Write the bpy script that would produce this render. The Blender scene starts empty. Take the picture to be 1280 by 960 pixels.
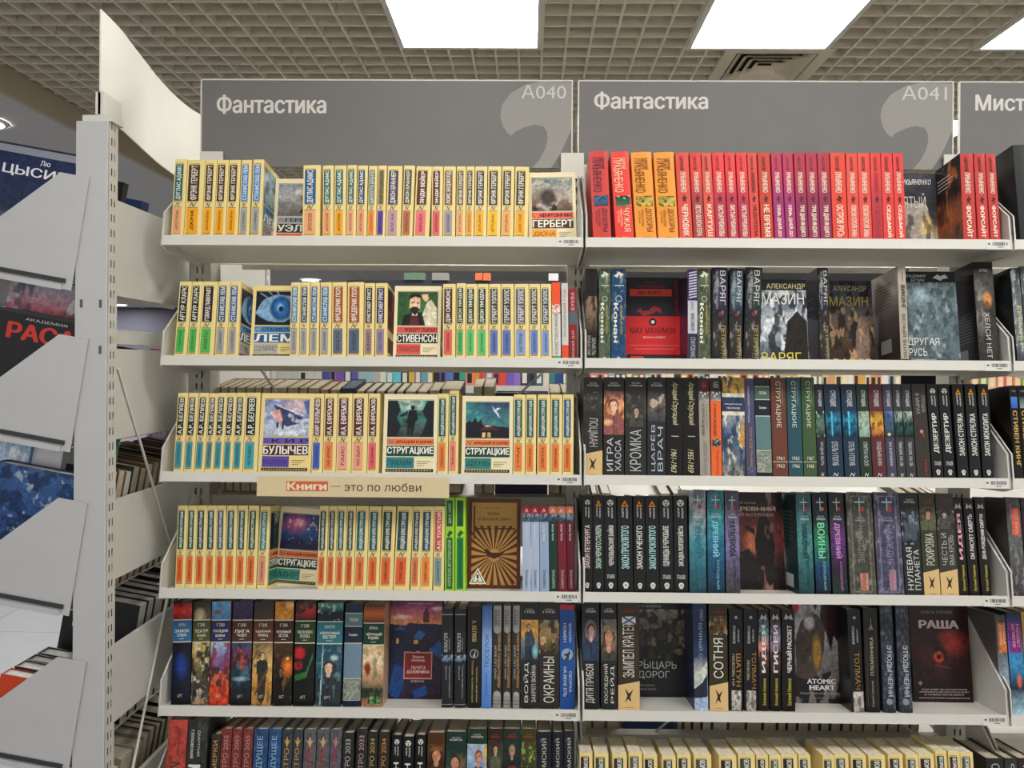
import bpy, math, random
import numpy as np
from mathutils import Matrix, Vector

# ------------------------------------------------------------------ camera, world, exposure
SC = bpy.context.scene
COL = SC.collection
F = 980.0            # focal length in pixels of the 1280x960 frame
PX, PY = 652.2, 458.0
YAW, ROLL = 0.010, 0.0068
EYE = 1.45
fwd = Vector((-math.sin(YAW), math.cos(YAW), 0))
r0 = Vector((math.cos(YAW), math.sin(YAW), 0)); u0 = Vector((0, 0, 1))
cr = r0 * math.cos(ROLL) + u0 * math.sin(ROLL)
cu = u0 * math.cos(ROLL) - r0 * math.sin(ROLL)
cam_d = bpy.data.cameras.new('camera'); cam = bpy.data.objects.new('camera', cam_d); COL.objects.link(cam)
SC.camera = cam
cam_d.sensor_width = 36; cam_d.lens = F / 1280 * 36; cam_d.clip_start = 0.05; cam_d.clip_end = 60
cam_d.shift_x = -(PX - 640) / 1280; cam_d.shift_y = -(480 - PY) / 1280
cm = Matrix((( cr.x, cu.x, -fwd.x, 0), (cr.y, cu.y, -fwd.y, 0), (cr.z, cu.z, -fwd.z, EYE), (0, 0, 0, 1)))
cam.matrix_world = cm

world = bpy.data.worlds.new('store_ambient'); SC.world = world; world.use_nodes = True
world.node_tree.nodes['Background'].inputs[0].default_value = (1.0, 0.98, 0.95, 1)
world.node_tree.nodes['Background'].inputs[1].default_value = 0.85
SC.view_settings.view_transform = 'Standard'; SC.view_settings.look = 'None'
SC.view_settings.exposure = 0.12; SC.view_settings.gamma = 1.0
SC.view_settings.use_curve_mapping = False
LAMP = 17.0           # strength of the ceiling light panels

def ray(px, py):
    d = fwd * F + cr * (px - PX) - cu * (py - PY)
    return Vector((0, 0, EYE)), d.normalized()
def atY(px, py, Y):                       # the point seen at a pixel, on the wall Y = const
    o, d = ray(px, py); return o + d * (Y / d.y)

# ------------------------------------------------------------------ colours and materials
def lin(c):
    if isinstance(c, str):
        c = c.lstrip('#'); c = [int(c[i:i+2], 16) / 255 for i in (0, 2, 4)]
    return tuple((x / 12.92) if x <= 0.04045 else ((x + 0.055) / 1.055) ** 2.4 for x in c)
MATS = {}
def mat(name, col, rough=0.5, metal=0.0, noise=0.0, scale=40, bump=0.0, spec=0.5, emit=None, coat=0.0, trans=0):
    if name in MATS: return MATS[name]
    m = bpy.data.materials.new(name); m.use_nodes = True; nt = m.node_tree; b = nt.nodes['Principled BSDF']
    b.inputs['Roughness'].default_value = rough; b.inputs['Metallic'].default_value = metal
    b.inputs['Specular IOR Level'].default_value = spec; b.inputs['Coat Weight'].default_value = coat
    b.inputs['Transmission Weight'].default_value = trans
    c = lin(col) if col else (0.5,) * 3
    b.inputs['Base Color'].default_value = (*c, 1)
    tc = nt.nodes.new('ShaderNodeTexCoord')
    if noise:
        n = nt.nodes.new('ShaderNodeTexNoise'); n.inputs['Scale'].default_value = scale; n.inputs['Detail'].default_value = 5
        nt.links.new(tc.outputs['Object'], n.inputs['Vector'])
        cr_ = nt.nodes.new('ShaderNodeValToRGB')
        cr_.color_ramp.elements[0].position = 0.3; cr_.color_ramp.elements[1].position = 0.7
        cr_.color_ramp.elements[0].color = (*[x * (1 - noise) for x in c], 1)
        cr_.color_ramp.elements[1].color = (*[min(1, x * (1 + noise)) for x in c], 1)
        nt.links.new(n.outputs['Fac'], cr_.inputs[0]); nt.links.new(cr_.outputs[0], b.inputs['Base Color'])
        if bump:
            bp = nt.nodes.new('ShaderNodeBump'); bp.inputs['Strength'].default_value = bump; bp.inputs['Distance'].default_value = 0.001
            nt.links.new(n.outputs['Fac'], bp.inputs['Height']); nt.links.new(bp.outputs[0], b.inputs['Normal'])
    if emit:
        b.inputs['Emission Color'].default_value = (*lin(emit[0]), 1); b.inputs['Emission Strength'].default_value = emit[1]
    MATS[name] = m; return m
def attr_mat(name, rough, coat=0.0, spec=0.5, grain=0.06):
    m = bpy.data.materials.new(name); m.use_nodes = True; nt = m.node_tree; b = nt.nodes['Principled BSDF']
    a = nt.nodes.new('ShaderNodeAttribute'); a.attribute_name = 'Col'
    n = nt.nodes.new('ShaderNodeTexNoise'); n.inputs['Scale'].default_value = 260; n.inputs['Detail'].default_value = 3
    tc = nt.nodes.new('ShaderNodeTexCoord'); nt.links.new(tc.outputs['Object'], n.inputs['Vector'])
    mr = nt.nodes.new('ShaderNodeMapRange'); mr.inputs['To Min'].default_value = 1 - grain; mr.inputs['To Max'].default_value = 1 + grain
    nt.links.new(n.outputs['Fac'], mr.inputs['Value'])
    mx = nt.nodes.new('ShaderNodeVectorMath'); mx.operation = 'SCALE'
    nt.links.new(a.outputs['Color'], mx.inputs[0]); nt.links.new(mr.outputs[0], mx.inputs['Scale'])
    nt.links.new(mx.outputs[0], b.inputs['Base Color'])
    b.inputs['Roughness'].default_value = rough; b.inputs['Coat Weight'].default_value = coat; b.inputs['Specular IOR Level'].default_value = spec
    MATS[name] = m; return m
M_PRINT = attr_mat('printed_card', 0.45, 0.06, 0.3)
M_GLOSS = attr_mat('laminated_card', 0.3, 0.06, 0.25)
M_FLAT = attr_mat('printed_sheet', 0.6, 0, 0.3)
M_PAPER = mat('page_edges', '#cbc1aa', 0.9, noise=0.16, scale=120, bump=0.5)
M_PAPERC = mat('cream_page_edges', '#e4dbc6', 0.9, noise=0.16, scale=110, bump=0.5)
M_PAPERW = mat('white_page_edges', '#dcdad2', 0.9, noise=0.1, scale=120, bump=0.4)
M_WHITE = mat('white_painted_steel', '#d9d7cf', 0.4, noise=0.02, scale=30)
M_GREY = mat('pale_grey_end_plate', '#c3c4c6', 0.45, noise=0.02, scale=20)
M_POST = mat('grey_painted_upright', '#b9b7ae', 0.45, noise=0.03, scale=60)
M_DARK = mat('dark_gap', '#15151a', 0.8)
M_SIGN = mat('grey_sign_board', '#72706f', 0.5, noise=0.03, scale=14)
M_SLAT = mat('ceiling_slat', '#e2dac8', 0.6, noise=0.02, scale=9)

# ------------------------------------------------------------------ mesh helpers
def link(o, parent=None, kind=None):
    COL.objects.link(o)
    if parent is not None: o.parent = parent
    if kind: o['kind'] = kind
    return o
def empty(name, m=None):
    o = bpy.data.objects.new(name, None); o.empty_display_size = 0.02; COL.objects.link(o)
    if m is not None: o.matrix_world = m
    return o
def tag(o, label, cat, group=None):
    o['label'] = label; o['category'] = cat
    if group: o['group'] = group
    return o
class MB:
    def __init__(s): s.v = []; s.f = []; s.mi = []; s.ms = []
    def m(s, mt):
        if mt not in s.ms: s.ms.append(mt)
        return s.ms.index(mt)
    def quad(s, pts, mt):
        b = len(s.v); s.v += [tuple(p) for p in pts]; s.f.append(tuple(range(b, b + len(pts)))); s.mi.append(s.m(mt))
    def box(s, x0, x1, y0, y1, z0, z1, mt):
        b = len(s.v); s.v += [(x, y, z) for z in (z0, z1) for y in (y0, y1) for x in (x0, x1)]
        i = s.m(mt)
        for q in ((0,2,3,1),(4,5,7,6),(0,1,5,4),(2,6,7,3),(0,4,6,2),(1,3,7,5)):
            s.f.append(tuple(b + k for k in q)); s.mi.append(i)
    def prism(s, poly, a0, a1, mt, axis='x'):          # polygon in the plane of the other two axes
        b = len(s.v); n = len(poly); i = s.m(mt)
        for a in (a0, a1):
            for p, q in poly: s.v.append((a, p, q) if axis == 'x' else ((p, a, q) if axis == 'y' else (p, q, a)))
        s.f.append(tuple(range(b, b + n))[::-1]); s.f.append(tuple(range(b + n, b + 2 * n))); s.mi += [i, i]
        for k in range(n):
            s.f.append((b + k, b + (k + 1) % n, b + n + (k + 1) % n, b + n + k)); s.mi.append(i)
    def tube(s, p, q, r, mt, n=6):
        p = Vector(p); q = Vector(q); d = (q - p).normalized(); a = d.orthogonal().normalized(); c = d.cross(a)
        b = len(s.v); i = s.m(mt)
        for e in (p, q):
            for k in range(n): s.v.append(tuple(e + a * r * math.cos(2*math.pi*k/n) + c * r * math.sin(2*math.pi*k/n)))
        for k in range(n): s.f.append((b+k, b+(k+1) % n, b+n+(k+1) % n, b+n+k)); s.mi.append(i)
        s.f.append(tuple(range(b, b+n))); s.f.append(tuple(range(b+n, b+2*n))); s.mi += [i, i]
    def build(s, name, parent=None, M=None, kind=None):
        me = bpy.data.meshes.new(name); me.from_pydata(s.v, [], s.f)
        for mt in s.ms: me.materials.append(mt)
        me.polygons.foreach_set('material_index', s.mi)
        import bmesh
        bm = bmesh.new(); bm.from_mesh(me); bmesh.ops.recalc_face_normals(bm, faces=bm.faces); bm.to_mesh(me); bm.free()
        o = bpy.data.objects.new(name, me); link(o, parent, kind)
        if M is not None: o.matrix_world = M
        return o

# ------------------------------------------------------------------ lettering
_tc = bpy.data.curves.new('glyphs', 'FONT'); _to = bpy.data.objects.new('glyphs', _tc); COL.objects.link(_to)
_tc.resolution_u = 2
GL = {}
from mathutils.geometry import delaunay_2d_cdt
def glyphs(txt, bold=0.02, shear=0.0):
    """clean triangles of a word: outlines -> constrained triangulation -> keep what lies inside (non-zero winding)"""
    k = (txt, shear)
    if k not in GL:
        vs = []; fs = []
        for ci, line in enumerate([txt]):
            _tc.body = line; _tc.shear = shear
            dg = bpy.context.evaluated_depsgraph_get(); dg.update()
            cv = _to.to_curve(dg, apply_modifiers=False); chars = {}
            for sp in cv.splines:
                B = sp.bezier_points; n = len(B); L = []
                for q in range(n):
                    p0, p3 = B[q], B[(q + 1) % n]; a, b, c, d = p0.co, p0.handle_right, p3.handle_left, p3.co
                    L.append((a.x, a.y)); ab = (d - a); straight = ab.length < 1e-6 or (abs((b - a).cross(ab).z) + abs((c - a).cross(ab).z)) / ab.length < 0.004
                    if not straight:
                        for t in (1/3, 2/3): L.append(tuple((a * (1-t)**3 + b * 3*t*(1-t)**2 + c * 3*t*t*(1-t) + d * t**3)[:2]))
                chars.setdefault(sp.character_index, []).append(L)
            _to.to_curve_clear()
            for loops in chars.values():
                pv = []; ed = []
                for L in loops:
                    b0 = len(pv); m = len(L); pv += [Vector(p) for p in L]; ed += [(b0 + q, b0 + (q + 1) % m) for q in range(m)]
                r = delaunay_2d_cdt(pv, ed, [], 0, 1e-5, False); V2, F2 = r[0], r[2]; b0 = len(vs); used = {}
                for f in F2:
                    cx = sum(V2[q].x for q in f) / 3; cy = sum(V2[q].y for q in f) / 3; w = 0
                    for L in loops:
                        for q in range(len(L)):
                            (x1, y1), (x2, y2) = L[q - 1], L[q]
                            if (y1 > cy) != (y2 > cy) and cx < (x2 - x1) * (cy - y1) / (y2 - y1) + x1: w += 1 if y2 > y1 else -1
                    if w:
                        for q in f:
                            if q not in used: used[q] = len(vs); vs.append((V2[q].x, V2[q].y))
                        fs.append(tuple(used[q] for q in f))
        v = np.array(vs); lo = v.min(0); hi = v.max(0); asp = (hi[0] - lo[0]) / max(1e-6, hi[1] - lo[1])
        GL[k] = ((v - lo) / np.maximum(hi - lo, 1e-6), fs, asp, None)
    return GL[k]

# ------------------------------------------------------------------ painted pictures: colours over a small raster
def noise2(h, w, seed, sx, sy, octv=3):
    rs = np.random.RandomState(seed); out = np.zeros((h, w)); amp = 1; tot = 0
    for o in range(octv):
        gx = max(2, int(sx * 2**o) + 1); gy = max(2, int(sy * 2**o) + 1); g = rs.rand(gy + 1, gx + 1)
        yy = np.linspace(0, gy - 0.001, h); xx = np.linspace(0, gx - 0.001, w)
        yi = yy.astype(int); xi = xx.astype(int); fy = (yy - yi)[:, None]; fx = (xx - xi)[None]
        fy = fy * fy * (3 - 2 * fy); fx = fx * fx * (3 - 2 * fx)
        a = g[yi][:, xi] * (1 - fx) + g[yi][:, xi + 1] * fx; b = g[yi + 1][:, xi] * (1 - fx) + g[yi + 1][:, xi + 1] * fx
        out += amp * (a * (1 - fy) + b * fy); tot += amp; amp *= 0.55
    return out / tot
def inpoly(U, V, pts):
    r = np.zeros(U.shape, bool); n = len(pts)
    for i in range(n):
        x1, y1 = pts[i]; x2, y2 = pts[(i + 1) % n]
        if y1 == y2: continue
        c = ((y1 > V) != (y2 > V)) & (U < (x2 - x1) * (V - y1) / (y2 - y1) + x1); r ^= c
    return r
def paint(n, m, ops, warp=0.0):
    U, V = np.meshgrid(np.linspace(0, 1, n + 1), np.linspace(0, 1, m + 1)); I = np.zeros((m + 1, n + 1, 3))
    h, w = U.shape
    for o in ops:
        k = o[0]
        if k == 'g':                         # vertical gradient, stops bottom to top
            st = o[1]; vs = [s[0] for s in st]; cs = np.array([lin(s[1]) for s in st])
            for c in range(3): I[..., c] = np.interp(V, vs, cs[:, c])
        elif k == 'e':                       # soft ellipse
            _, u, v, ru, rv, c, soft = o; d = np.sqrt(((U - u) / ru)**2 + ((V - v) / rv)**2)
            a = np.clip((1 - d) / max(soft, 1e-3) + 0.5 * (soft < 0.02), 0, 1)[..., None]; I = I * (1 - a) + np.array(lin(c)) * a
        elif k == 'P':
            a = inpoly(U, V, o[1])[..., None]; I = np.where(a, np.array(lin(o[2])), I)
        elif k == 'n':                       # noise patches
            _, seed, sx, sy, c, thr, amt = o; z = noise2(h, w, seed, sx, sy)
            a = (np.clip((z - thr) / 0.08, 0, 1) * amt)[..., None]; I = I * (1 - a) + np.array(lin(c)) * a
        elif k == 'nb':                      # noise patches inside a band v0..v1
            _, seed, sx, sy, c, thr, amt, v0, v1 = o; z = noise2(h, w, seed, sx, sy)
            a = (np.clip((z - thr) / 0.06, 0, 1) * amt * ((V >= v0) & (V <= v1)))[..., None]; I = I * (1 - a) + np.array(lin(c)) * a
        elif k == 'l':
            _, u1, v1, u2, v2, wd, c = o; dx, dy = u2 - u1, v2 - v1; L = dx * dx + dy * dy + 1e-9
            t = np.clip(((U - u1) * dx + (V - v1) * dy) / L, 0, 1); d = np.hypot(U - u1 - t * dx, V - v1 - t * dy)
            a = (d < wd)[..., None]; I = np.where(a, np.array(lin(c)), I)
        elif k == 'face':                    # head and shoulders: hair, face, brow shadow, nose, mouth, neck, coat
            _, u, v, ru, rv, skin, hair, coat = o
            def el(cu_, cv_, a_, b_, c_, so=.12):
                nonlocal I
                d = np.sqrt(((U - cu_) / a_)**2 + ((V - cv_) / b_)**2); q = np.clip((1 - d) / so, 0, 1)[..., None]; I = I * (1 - q) + np.array(lin(c_)) * q
            sh = inpoly(U, V, [(u - 2.1*ru, 0), (u - 2.0*ru, v - 2.1*rv), (u - .7*ru, v - 1.35*rv), (u + .7*ru, v - 1.35*rv), (u + 2.0*ru, v - 2.1*rv), (u + 2.1*ru, 0)]) & (V > v - 6*rv)
            I = np.where(sh[..., None], np.array(lin(coat)), I)
            I = np.where(inpoly(U, V, [(u - .06*ru, 0), (u - .06*ru, v - 1.4*rv), (u + .1*ru, v - 1.4*rv), (u + .1*ru, 0)])[..., None], np.array(lin(coat)) * .5, I)
            el(u, v - 1.1*rv, ru*.45, rv*.5, skin); el(u, v + .12*rv, ru*1.08, rv*1.08, hair); el(u + .03*ru, v - .08*rv, ru*.78, rv*.88, skin)
            dk = tuple(x * .35 for x in lin(skin)); h_ = '#%02x%02x%02x' % tuple(int(255 * (x ** (1/2.2))) for x in dk)
            el(u - .3*ru, v + .12*rv, ru*.2, rv*.1, h_, .5); el(u + .36*ru, v + .12*rv, ru*.2, rv*.1, h_, .5); el(u + .04*ru, v - .5*rv, ru*.26, rv*.07, h_, .6); el(u - .5*ru, v - .3*rv, ru*.22, rv*.5, h_, 1.6)
    if all(o[0] == 'g' for o in ops): return I
    det = (noise2(h, w, 77 + n * 3 + m, max(3, w / 3), max(3, h / 3), 2) - .5) * 2      # fine printed detail
    soft = (noise2(h, w, 11 + n + m * 5, max(2, w / 7), max(2, h / 7), 2) - .5) * 2
    return np.clip(I * (1 + .38 * det + .30 * soft)[..., None], 0, 1)

class Print:                                  # flat print on a surface given by u, v -> local xyz
    def __init__(s, fn, w, h, curved=False): s.fn = fn; s.w = w; s.h = h; s.cv = curved; s.V = [[], []]; s.Fc = [[], []]; s.C = [[], []]; s.lay = 0
    def add(s, which, uv, faces, cols, isl=None):
        s.lay += 1; e = 0.00025 + 0.00003 * s.lay + (0.0004 if which == 1 and s.cv else 0)
        b = len(s.V[which]); s.V[which] += [s.fn(p[0], p[1], e + (isl[i] * 0.000006 if isl else 0)) for i, p in enumerate(uv)]
        for f, c in zip(faces, cols):
            s.Fc[which].append(tuple(b + i for i in f)); s.C[which].append(c)
    def rect(s, u0, v0, u1, v1, col, which=0):
        n = 6 if s.cv else 1; c = lin(col)
        uv = [(u0 + (u1 - u0) * i / n, v) for v in (v0, v1) for i in range(n + 1)]
        s.add(which, uv, [(i, i + 1, n + 2 + i, n + 1 + i) for i in range(n)], [[c] * 4] * n)
    def poly(s, pts, col, which=0):
        if not s.cv: s.add(which, pts, [tuple(range(len(pts)))], [[lin(col)] * len(pts)]); return
        us = [p[0] for p in pts]; n = max(1, int(6 * (max(us) - min(us)) + .9)); lo = min(us); w = (max(us) - lo) / n
        for i in range(n):                       # cut into upright strips that follow the rounded spine
            q = pts
            for lim, sg in ((lo + i * w, 1), (lo + (i + 1) * w, -1)):
                out = []
                for k in range(len(q)):
                    A, B = q[k - 1], q[k]; ia = (A[0] - lim) * sg >= -1e-9; ib = (B[0] - lim) * sg >= -1e-9
                    if ia != ib: t = (lim - A[0]) / (B[0] - A[0]); out.append((lim, A[1] + t * (B[1] - A[1])))
                    if ib: out.append(B)
                q = out
                if len(q) < 3: break
            if len(q) >= 3: s.add(which, q, [tuple(range(len(q)))], [[lin(col)] * len(q)]); s.lay -= 1
        s.lay += 1
    def disc(s, u, v, r, col, n=14, r2=0, which=0):
        a = s.w / s.h
        if r2: 
            pts = [(u + rr * math.cos(2*math.pi*i/n), v + rr * a * math.sin(2*math.pi*i/n)) for rr in (r, r2) for i in range(n)]
            s.add(which, pts, [(i, (i+1) % n, n + (i+1) % n, n + i) for i in range(n)], [[lin(col)] * 4] * n)
        else: s.poly([(u + r * math.cos(2*math.pi*i/n), v + r * a * math.sin(2*math.pi*i/n)) for i in range(n)], col, which)
    def text(s, txt, u0, v0, u1, v1, col, d='h', bold=0.02, shear=0.0, keep=False):
        g, fs, asp, isl = glyphs(txt, bold, shear)
        if keep:                                # keep the letters' own proportion, centred in the box
            W = (u1 - u0) * s.w; H = (v1 - v0) * s.h
            if d == 'h':
                w = min(W, H * asp); h = w / asp; cu_, cv_ = (u0+u1)/2, (v0+v1)/2
                u0, u1, v0, v1 = cu_ - w/2/s.w, cu_ + w/2/s.w, cv_ - h/2/s.h, cv_ + h/2/s.h
        if d == 'h': uv = [(u0 + (u1 - u0) * x, v0 + (v1 - v0) * y) for x, y in g]
        elif d == 'up': uv = [(u1 - (u1 - u0) * y, v0 + (v1 - v0) * x) for x, y in g]
        else: uv = [(u0 + (u1 - u0) * y, v1 - (v1 - v0) * x) for x, y in g]
        c = lin(col); cc = [[c] * len(f) for f in fs]
        if bold > 0.011:                        # heavier strokes: the outline laid down thrice, slightly apart
            k = bold * 0.9 / (asp * 0.72); a, b = (u1 - u0) * k, (v1 - v0) * k
            for sg in (-1, 1):
                s.add(1, [(x + sg * a, y) if d == 'h' else (x, y + sg * b) for x, y in uv], fs, cc, isl)
            k = bold * 0.9 * .5 / 0.72
            for sg in (-1, 1):
                s.add(1, [(x, y + sg * (v1 - v0) * k) if d == 'h' else (x + sg * (u1 - u0) * k, y) for x, y in uv], fs, cc, isl)
        s.add(1, uv, fs, cc, isl)
    def pic(s, u0, v0, u1, v1, ops, cell=0.0014):
        n = max(3, int((u1 - u0) * s.w / cell)); m = max(3, int((v1 - v0) * s.h / cell))
        I = paint(n, m, ops)
        uv = [(u0 + (u1 - u0) * i / n, v0 + (v1 - v0) * j / m) for j in range(m + 1) for i in range(n + 1)]
        fs = []; cs = []
        for j in range(m):
            for i in range(n):
                q = (j*(n+1)+i, j*(n+1)+i+1, (j+1)*(n+1)+i+1, (j+1)*(n+1)+i)
                fs.append(q); cs.append([tuple(I[k // (n+1), k % (n+1)]) for k in q])
        s.add(0, uv, fs, cs)
    def build(s, names, parent, mt):
        for w in (0, 1):
            if s.V[w]: colmesh(names[w], s.V[w], s.Fc[w], s.C[w], parent, mt)
def colmesh(name, V, Fc, C, parent, mt, M=None):
    me = bpy.data.meshes.new(name); me.from_pydata(V, [], Fc)
    ca = me.color_attributes.new('Col', 'FLOAT_COLOR', 'CORNER')
    flat = np.array([(*c, 1.0) for cs in C for c in cs], dtype=np.float32)
    ca.data.foreach_set('color', flat.ravel()); me.materials.append(mt)
    o = bpy.data.objects.new(name, me); link(o, parent)
    if M is not None: o.matrix_world = M
    return o
def apply_design(P, els):
    for e in els:
        k = e[0]
        if k == 'r': P.rect(*e[1:])
        elif k == 't': P.text(*e[1:6], e[6], *(e[7:]))
        elif k == 'p': P.pic(*e[1:6])
        elif k == 'd': P.disc(*e[1:])
        elif k == 'q': P.poly(*e[1:])

# ------------------------------------------------------------------ books
def u_shell(path_o, path_i, H, col, name, parent, mt):
    n = len(path_o); V = []; Fc = []
    for z in (0, H):
        V += [(x, y, z) for x, y in path_o] + [(x, y, z) for x, y in path_i]
    for k in range(n - 1):
        Fc.append((k, k+1, 2*n+k+1, 2*n+k)); Fc.append((n+k+1, n+k, 3*n+k, 3*n+k+1))
        Fc.append((k+1, k, n+k, n+k+1)); Fc.append((2*n+k, 2*n+k+1, 3*n+k+1, 3*n+k))
    for k in (0, n - 1): Fc.append((k, n+k, 3*n+k, 2*n+k))
    c = lin(col); return colmesh(name, V, Fc, [[c] * len(f) for f in Fc], parent, mt)
def spine_book(M, t, H, D, ds):
    hard = ds.get('hard', False); b = min(ds.get('bulge', 0.0016 if hard else 0.0006), t * 0.2); w = 0.0022 if hard else 0.0006
    root = empty('hardcover_book' if hard else 'paperback_book', M); mt = M_GLOSS if ds.get('gloss', hard) else M_PRINT
    na = 6 if hard else 4
    arc = lambda x0, x1, yo: [(x0 + (x1 - x0) * i / na, yo + b * (2 * i / na - 1)**2) for i in range(na + 1)]
    po = [(0, D)] + arc(0, t, 0) + [(t, D)]; pi = [(w, D)] + arc(w, t - w, w) + [(t - w, D)]
    u_shell(po, pi, H, ds['col'], 'cover', root, mt)
    ins = 0.003 if hard else 0.0008
    pb = MB(); pb.box(w, t - w, w + b + 0.0006, D - ins, ins, H - ins, ds.get('paper', M_PAPER)); pb.build('page_block', root)
    P = Print(lambda u, v, e: (u * t, b * (2*u - 1)**2 - e - (0.0004 if hard else 0.0001), v * H), t, H, True)
    apply_design(P, ds['els']); P.build(('spine_artwork', 'spine_lettering'), root, mt)
    if ds.get('left'):
        P = Print(lambda u, v, e: (-e, (1 - u) * (D - b) + b, v * H), D, H); apply_design(P, ds['left']); P.build(('cover_artwork', 'cover_lettering'), root, mt)
    if ds.get('right'):
        P = Print(lambda u, v, e: (t + e, b + u * (D - b), v * H), D, H); apply_design(P, ds['right']); P.build(('cover_artwork', 'cover_lettering'), root, mt)
    return root
def face_book(M, W, H, t, ds):
    hard = ds.get('hard', False); w = 0.0022 if hard else 0.0008
    root = empty('hardcover_book' if hard else 'paperback_book', M); mt = M_GLOSS if ds.get('gloss', hard) else M_PRINT
    u_shell([(W, 0), (0, 0), (0, t), (W, t)], [(W, w), (w, w), (w, t - w), (W, t - w)], H, ds['col'], 'cover', root, mt)
    ins = 0.003 if hard else 0.0008
    pb = MB(); pb.box(w, W - ins, w, t - w, ins, H - ins, ds.get('paper', M_PAPER)); pb.build('page_block', root)
    P = Print(lambda u, v, e: (u * W, -e, v * H), W, H); apply_design(P, ds['els']); P.build(('cover_artwork', 'cover_lettering'), root, mt)
    return root

TILT = 0.140
YF = 1.658
class Row:
    def __init__(s, ylip, name, x_ref=727, tilt=TILT, Y=YF, off=0.012):
        p = atY(x_ref, ylip, Y); s.O = Vector((0, Y, p.z - 0.0045)); s.name = name; s.y = ylip
        s.ex = Vector((1, 0, 0)); s.ey = Vector((0, math.cos(tilt), -math.sin(tilt))); s.ez = Vector((0, math.sin(tilt), math.cos(tilt)))
        s.off = off; s.count = {}
    def loc(s, px, py, ax, val):                      # pixel -> local coords on the plane ax == val
        o, d = ray(px, py); o = o - s.O; L = [o.dot(a) for a in (s.ex, s.ey, s.ez)]; D = [d.dot(a) for a in (s.ex, s.ey, s.ez)]
        t = (val - L[ax]) / D[ax]; return [L[i] + t * D[i] for i in range(3)]
    def mat(s, x, d, z=0.0, lean=0.0, yaw=0.0, extra=0.0):
        o = s.O + s.ex * x + s.ey * d + s.ez * z
        R = Matrix((s.ex, s.ey, s.ez)).transposed()
        R = R @ Matrix.Rotation(yaw, 3, 'Z') @ Matrix.Rotation(-extra, 3, 'X') @ Matrix.Rotation(lean, 3, 'Y')
        return Matrix.Translation(o) @ R.to_4x4()
ORD = ['', 'first','second','third','fourth','fifth','sixth','seventh','eighth','ninth','tenth','eleventh','twelfth','thirteenth','fourteenth','fifteenth','sixteenth','seventeenth','eighteenth','nineteenth']
def ordn(n):
    if n < 20: return ORD[n]
    t = {2: 'twent', 3: 'thirt'}[n // 10]
    return t + ('ieth' if n % 10 == 0 else 'y-' + ORD[n % 10])
def do_row(row, bay, rowname, items, leans, D_p=0.107, D_h=0.130, pyref=None):
    """items: (xl, xr, ytop, design[, opts]) in photo pixels; a face-out book carries opts with face=True."""
    lx = [a for a, b in leans]; lt = [b for a, b in leans]
    n = 0; prev = -9
    for it in items:
        xl, xr, yt, ds = it[:4]; op = it[4] if len(it) > 4 else {}; n += 1
        if op.get('face'):
            d = op.get('d')
            if d is None and 'yb' in op: d = row.loc(xl, op['yb'], 2, 0.0)[1]
            if d is None and 'H' in op:
                lo, hi = 0.0, 0.19
                for _ in range(30):
                    mid = (lo + hi) / 2
                    if row.loc((xl+xr)/2, yt, 1, mid)[2] > op['H']: hi = mid
                    else: lo = mid
                d = lo
            yb = op.get('yb', row.y); a = row.loc(xl, yb, 1, d); b = row.loc(xr, yb, 1, d); h = row.loc((xl+xr)/2, yt, 1, d)[2]
            W = b[0] - a[0]; t = op.get('t', 0.018)
            root = face_book(row.mat(a[0], d, 0, op.get('lean', 0), op.get('yaw', 0), 0), W, h, t, ds)
        else:
            hard = ds.get('hard', False); D = op.get('D', D_h if hard else D_p); d = op.get('d', row.off)
            py = pyref or row.y; a = row.loc(xl, py, 1, d); b = row.loc(xr, py, 1, d)
            X0 = a[0]
            xt = xl + (float(np.interp(xl, lx, [q - p for p, q in leans])) if leans else 0)
            h = row.loc((xl + xr) / 2 + (xt - xl if leans else 0), yt, 1, d)[2]
            top = row.loc(xt, yt, 1, d)
            lean = math.atan2(top[0] - X0, top[2]) if leans else 0.0
            t = (b[0] - X0) * math.cos(lean) - 0.0007
            z = 0.0
            if lean > 0: X0 = X0; z = t * math.sin(lean) 
            # keep neighbours clear of each other
            root = spine_book(row.mat(X0, d, z if lean > 0 else 0, lean, op.get('yaw', 0)), t, h / math.cos(lean) if leans else h, D, ds)
        look = ds['look']
        if op.get('face') and 'face' not in look and 'cover' not in look: look += ' shown cover out'
        tag(root, f"{look}, {ordn(n)} from left, {rowname}, {bay}", 'book', f"books on the {rowname} of the {bay}")
# ================================================================== the room
CEIL = EYE + 1.345
LOWC = EYE + 1.226
XE = -2.387
# grid ceiling slats, cut out around the light panels and the air vent
holes = []
for lx in (-0.556, 0.644, 1.844):
    for ly in (0.303, 2.703, 4.203): holes.append((lx, lx + 0.6, ly, ly + 0.6))
VENT = (0.822, 1.282, 3.303, 3.763)
holes.append(VENT)
ceil = MB(); ceil.box(XE - 0.02, 4.6, -1.6, 9.0, CEIL + 0.32, CEIL + 0.36, mat('ceiling_void', '#a59f8e', 0.9, noise=0.05, scale=4))
ceiling = ceil.build('ceiling', kind='structure')
def segs(a0, a1, cuts):
    out = []; p = a0
    for c0, c1 in sorted(cuts):
        if c0 > p: out.append((p, c0))
        p = max(p, c1)
    if p < a1: out.append((p, a1))
    return out
X0g, X1g, Y0g, Y1g = XE, 4.5, -1.5, 8.6
k0 = math.ceil((X0g - 0.044) / 0.1); xs = [0.044 + 0.1 * k for k in range(k0, int((X1g - 0.044) / 0.1))]
ys = [3.603 + 0.1 * k for k in range(-50, 50)]
for x in xs:
    m = MB()
    for a, b in segs(Y0g, Y1g, [(h[2], h[3]) for h in holes if h[0] + 0.005 < x < h[1] - 0.005]): m.box(x - .005, x + .005, a, b, CEIL, CEIL + .042, M_SLAT)
    m.build('slat', ceiling)
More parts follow.
